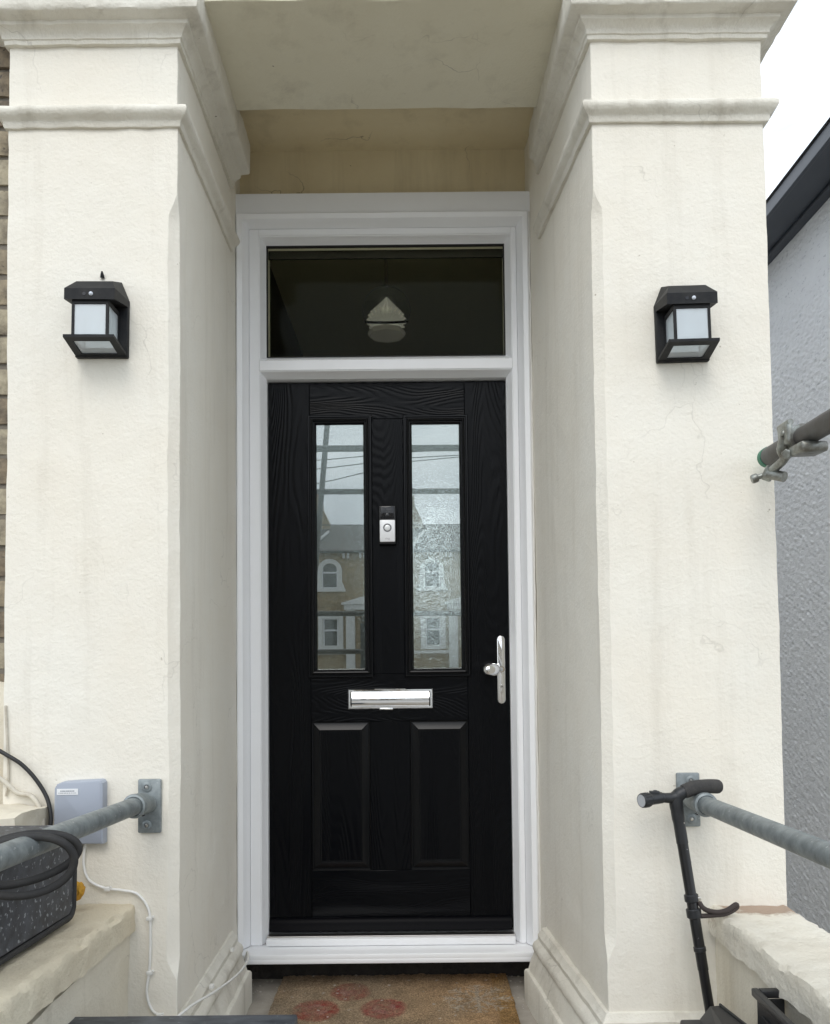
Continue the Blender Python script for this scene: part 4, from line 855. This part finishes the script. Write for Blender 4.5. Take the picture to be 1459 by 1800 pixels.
# ------------------------------------------------------------------ terrace across the street (mirrored in the door glass)
HY = -35.03
UW = 4.69
def wallholes(x0, x1, z0, z1, holes, y):
    xs = sorted({x0, x1, *[h[0] for h in holes], *[h[1] for h in holes]}); zs = sorted({z0, z1, *[h[2] for h in holes], *[h[3] for h in holes]})
    ms = []
    for i in range(len(xs)-1):
        for j in range(len(zs)-1):
            cx, cz = (xs[i]+xs[i+1])/2, (zs[j]+zs[j+1])/2
            if any(h[0] < cx < h[1] and h[2] < cz < h[3] for h in holes): continue
            ms.append(([Vector((xs[i], y, zs[j])), Vector((xs[i+1], y, zs[j])), Vector((xs[i+1], y, zs[j+1])), Vector((xs[i], y, zs[j+1]))], [[0, 1, 2, 3]]))
    return join(*ms)
def arch(cx, w, z0, zs, t, y0, y1, flare=0.1):
    """round-headed surround: outer half width w/2, band t"""
    r = w/2; o = [(cx-r-flare, z0), (cx-r-flare, z0+0.12), (cx-r, z0+0.3)]+[(cx-r*math.cos(PI*k/14), zs+r*math.sin(PI*k/14)) for k in range(15)]+[(cx+r, z0+0.3), (cx+r+flare, z0+0.12), (cx+r+flare, z0)]
    q = r-t; i = [(cx-q, z0), (cx-q, z0+0.12), (cx-q, z0+0.3)]+[(cx-q*math.cos(PI*k/14), zs+q*math.sin(PI*k/14)) for k in range(15)]+[(cx+q, z0+0.3), (cx+q, z0+0.12), (cx+q, z0)]
    n = len(o); V = [Vector((x, y0, z)) for x, z in o]+[Vector((x, y0, z)) for x, z in i]+[Vector((x, y1, z)) for x, z in o]+[Vector((x, y1, z)) for x, z in i]
    Fc = []
    for k in range(n-1): Fc += [[k, k+1, n+k+1, n+k], [k, k+1, 2*n+k+1, 2*n+k], [n+k, n+k+1, 3*n+k+1, 3*n+k]]
    return V, Fc
def terrace():
    t = thing('terraced_house', '', 'house', (0, HY, GZ))
    lw, rw = 0.0, 0.0
    y = HY
    up_w = [(-0.03, ), (2.32, )]
    holes = [(-0.36, 0.36, 1.52, 3.0)]+[(c[0]-0.40, c[0]+0.40, 4.32, 5.45) for c in up_w]+[(1.35, 2.35, -0.5, 3.0)]
    part('wall', wallholes(-1.35, UW-1.35, GZ, 6.02, holes, y), OPP_BRICK, t)
    part('side_return', box(-1.35, UW-1.35, y-7.5, y-7.3, GZ, 6.0), OPP_BRICK, t)
    for c in up_w:
        w = part('upper_window', arch(c[0], 1.12, 4.30, 5.12, 0.20, y+0.07, y-0.05), STONEPAINT, t)
        part('sill', box(c[0]-0.72, c[0]+0.72, y, y+0.16, 4.17, 4.30), STONEPAINT, w)
        part('pane', box(c[0]-0.37, c[0]+0.37, y-0.10, y-0.08, 4.30, 5.50), DARKGLASS, w)
        part('sash', join(box(c[0]-0.37, c[0]+0.37, y-0.078, y-0.02, 5.02, 5.09), box(c[0]-0.37, c[0]-0.31, y-0.078, y-0.02, 4.30, 5.4), box(c[0]+0.31, c[0]+0.37, y-0.078, y-0.02, 4.30, 5.4), box(c[0]-0.37, c[0]+0.37, y-0.078, y-0.02, 4.30, 4.38)), UPVC, w)
    w = part('lower_window', join(*ring(-0.57, 1.50, 0.57, 3.12, [(0, y-0.03), (0, y+0.08), (0.20, y+0.08), (0.20, y-0.10)])), STONEPAINT, t)
    part('pane', box(-0.36, 0.36, y-0.12, y-0.10, 1.5, 3.0), DARKGLASS, w)
    part('sash', join(box(-0.37, 0.37, y-0.098, y-0.03, 2.36, 2.44), box(-0.37, -0.29, y-0.098, y-0.03, 1.5, 3.0), box(0.29, 0.37, y-0.098, y-0.03, 1.5, 3.0), box(-0.37, 0.37, y-0.098, y-0.03, 1.5, 1.60), box(-0.37, 0.37, y-0.098, y-0.03, 2.90, 3.0)), UPVC, w)
    part('sill_band', box(-0.98, UW-3.95+0.4, y, y+0.15, 1.30, 1.44), STONEPAINT, t)
    po = part('door_porch', join(box(0.72, 1.12, y+0.002, y+0.34, GZ, 3.32), box(2.46, 2.82, y+0.002, y+0.34, GZ, 3.32), box(0.64, 2.90, y+0.002, y+0.42, 3.32, 3.54)), STONEPAINT, t)
    part('pediment', prism([(0.52, 3.55), (3.02, 3.55), (3.02, 3.63), (1.77, 3.98), (0.52, 3.63)], y+0.003, y+0.5), STONEPAINT, po)
    part('door', box(1.30, 2.35, y-0.22, y-0.16, GZ+0.3, 2.7), DARKGLASS, po)
    part('roof', ([Vector(p) for p in ((-1.35, y+0.28, 6.0), (UW-1.35, y+0.28, 6.0), (UW-1.35, y-4.0, 7.86), (-1.35, y-4.0, 7.86), (-1.35, y-7.9, 6.0), (UW-1.35, y-7.9, 6.0))], [[0, 1, 2, 3], [3, 2, 5, 4]]), SLATE, t)
    part('gutter', box(-1.35, UW-1.36, y+0.20, y+0.32, 5.93, 6.03), CONDUCTOR, t)
    for bx in (0.62, 0.82, 1.38, 1.58, 2.95, 3.15): part('bracket', box(bx-0.05, bx+0.05, y+0.002, y+0.2, 5.70, 5.92), STONEPAINT, t)
    ch = part('chimney', prism([(-1.33, 5.9), (-0.30, 7.4), (-0.42, 8.0), (-0.78, 8.75), (-0.80, 9.25), (-1.33, 9.25)], y-4.6, y-3.4), OPP_BRICK, t)
    part('chimney_pot', lathe([(0.12, 0), (0.10, 0.4), (0.13, 0.45)], (-1.07, y-4.0, 9.25), (0, 0, 1), 12), mat('terracotta', (0.35, 0.16, 0.09), 0.8) if 'terracotta' not in bpy.data.materials else bpy.data.materials['terracotta'], ch)
    part('verge', tube([(-1.0, y+0.1, 6.15), (-0.35, y-2.6, 7.33)], 0.07, 8), STONEPAINT, t)
    part('garden_wall', box(-1.35, 1.0, y+3.2, y+3.45, GZ, 0.62), STONEPAINT, t)
    return t
tn = ['terraced brick house mirrored in the left door pane', 'terraced brick house mirrored in the right door pane', 'terraced brick house across the street, one left of the mirrored pair', 'terraced brick house across the street, one right of the mirrored pair', 'terraced brick house at the left end of the row across the street', 'terraced brick house at the right end of the row across the street']
t0 = terrace(); X0H = -3.73
for k, i in enumerate((0, 1, -1, 2, -2, 3)):
    o = t0 if k == 0 else copy_tree(t0)
    o.location.x = X0H+UW*i; tag(o, tn[k], 'house', 'terraced houses across the street')
# overhead wires
for za, zb, y, lab in ((6.20, 6.33, -18, 'highest'), (6.06, 6.24, -18.3, 'second highest'), (5.80, 6.17, -18.6, 'third'), (4.67, 4.65, -19, 'lowest')):
    sl = (zb-za)/1.22
    P = []
    for i in range(25):
        x_ = -24+48*i/24; P.append((x_, y, za+sl*0.25*(x_+2.4)+0.0012*(x_+1.7)**2-0.0006+sl*0.75*max(-1.2, min(1.2, x_+1.8))))
    solo('overhead_wire', tube(P, 0.014, 6), CONDUCTOR, '%s overhead wire across the street mirrored in the door glass' % lab, 'wire', 60, 'overhead wires')
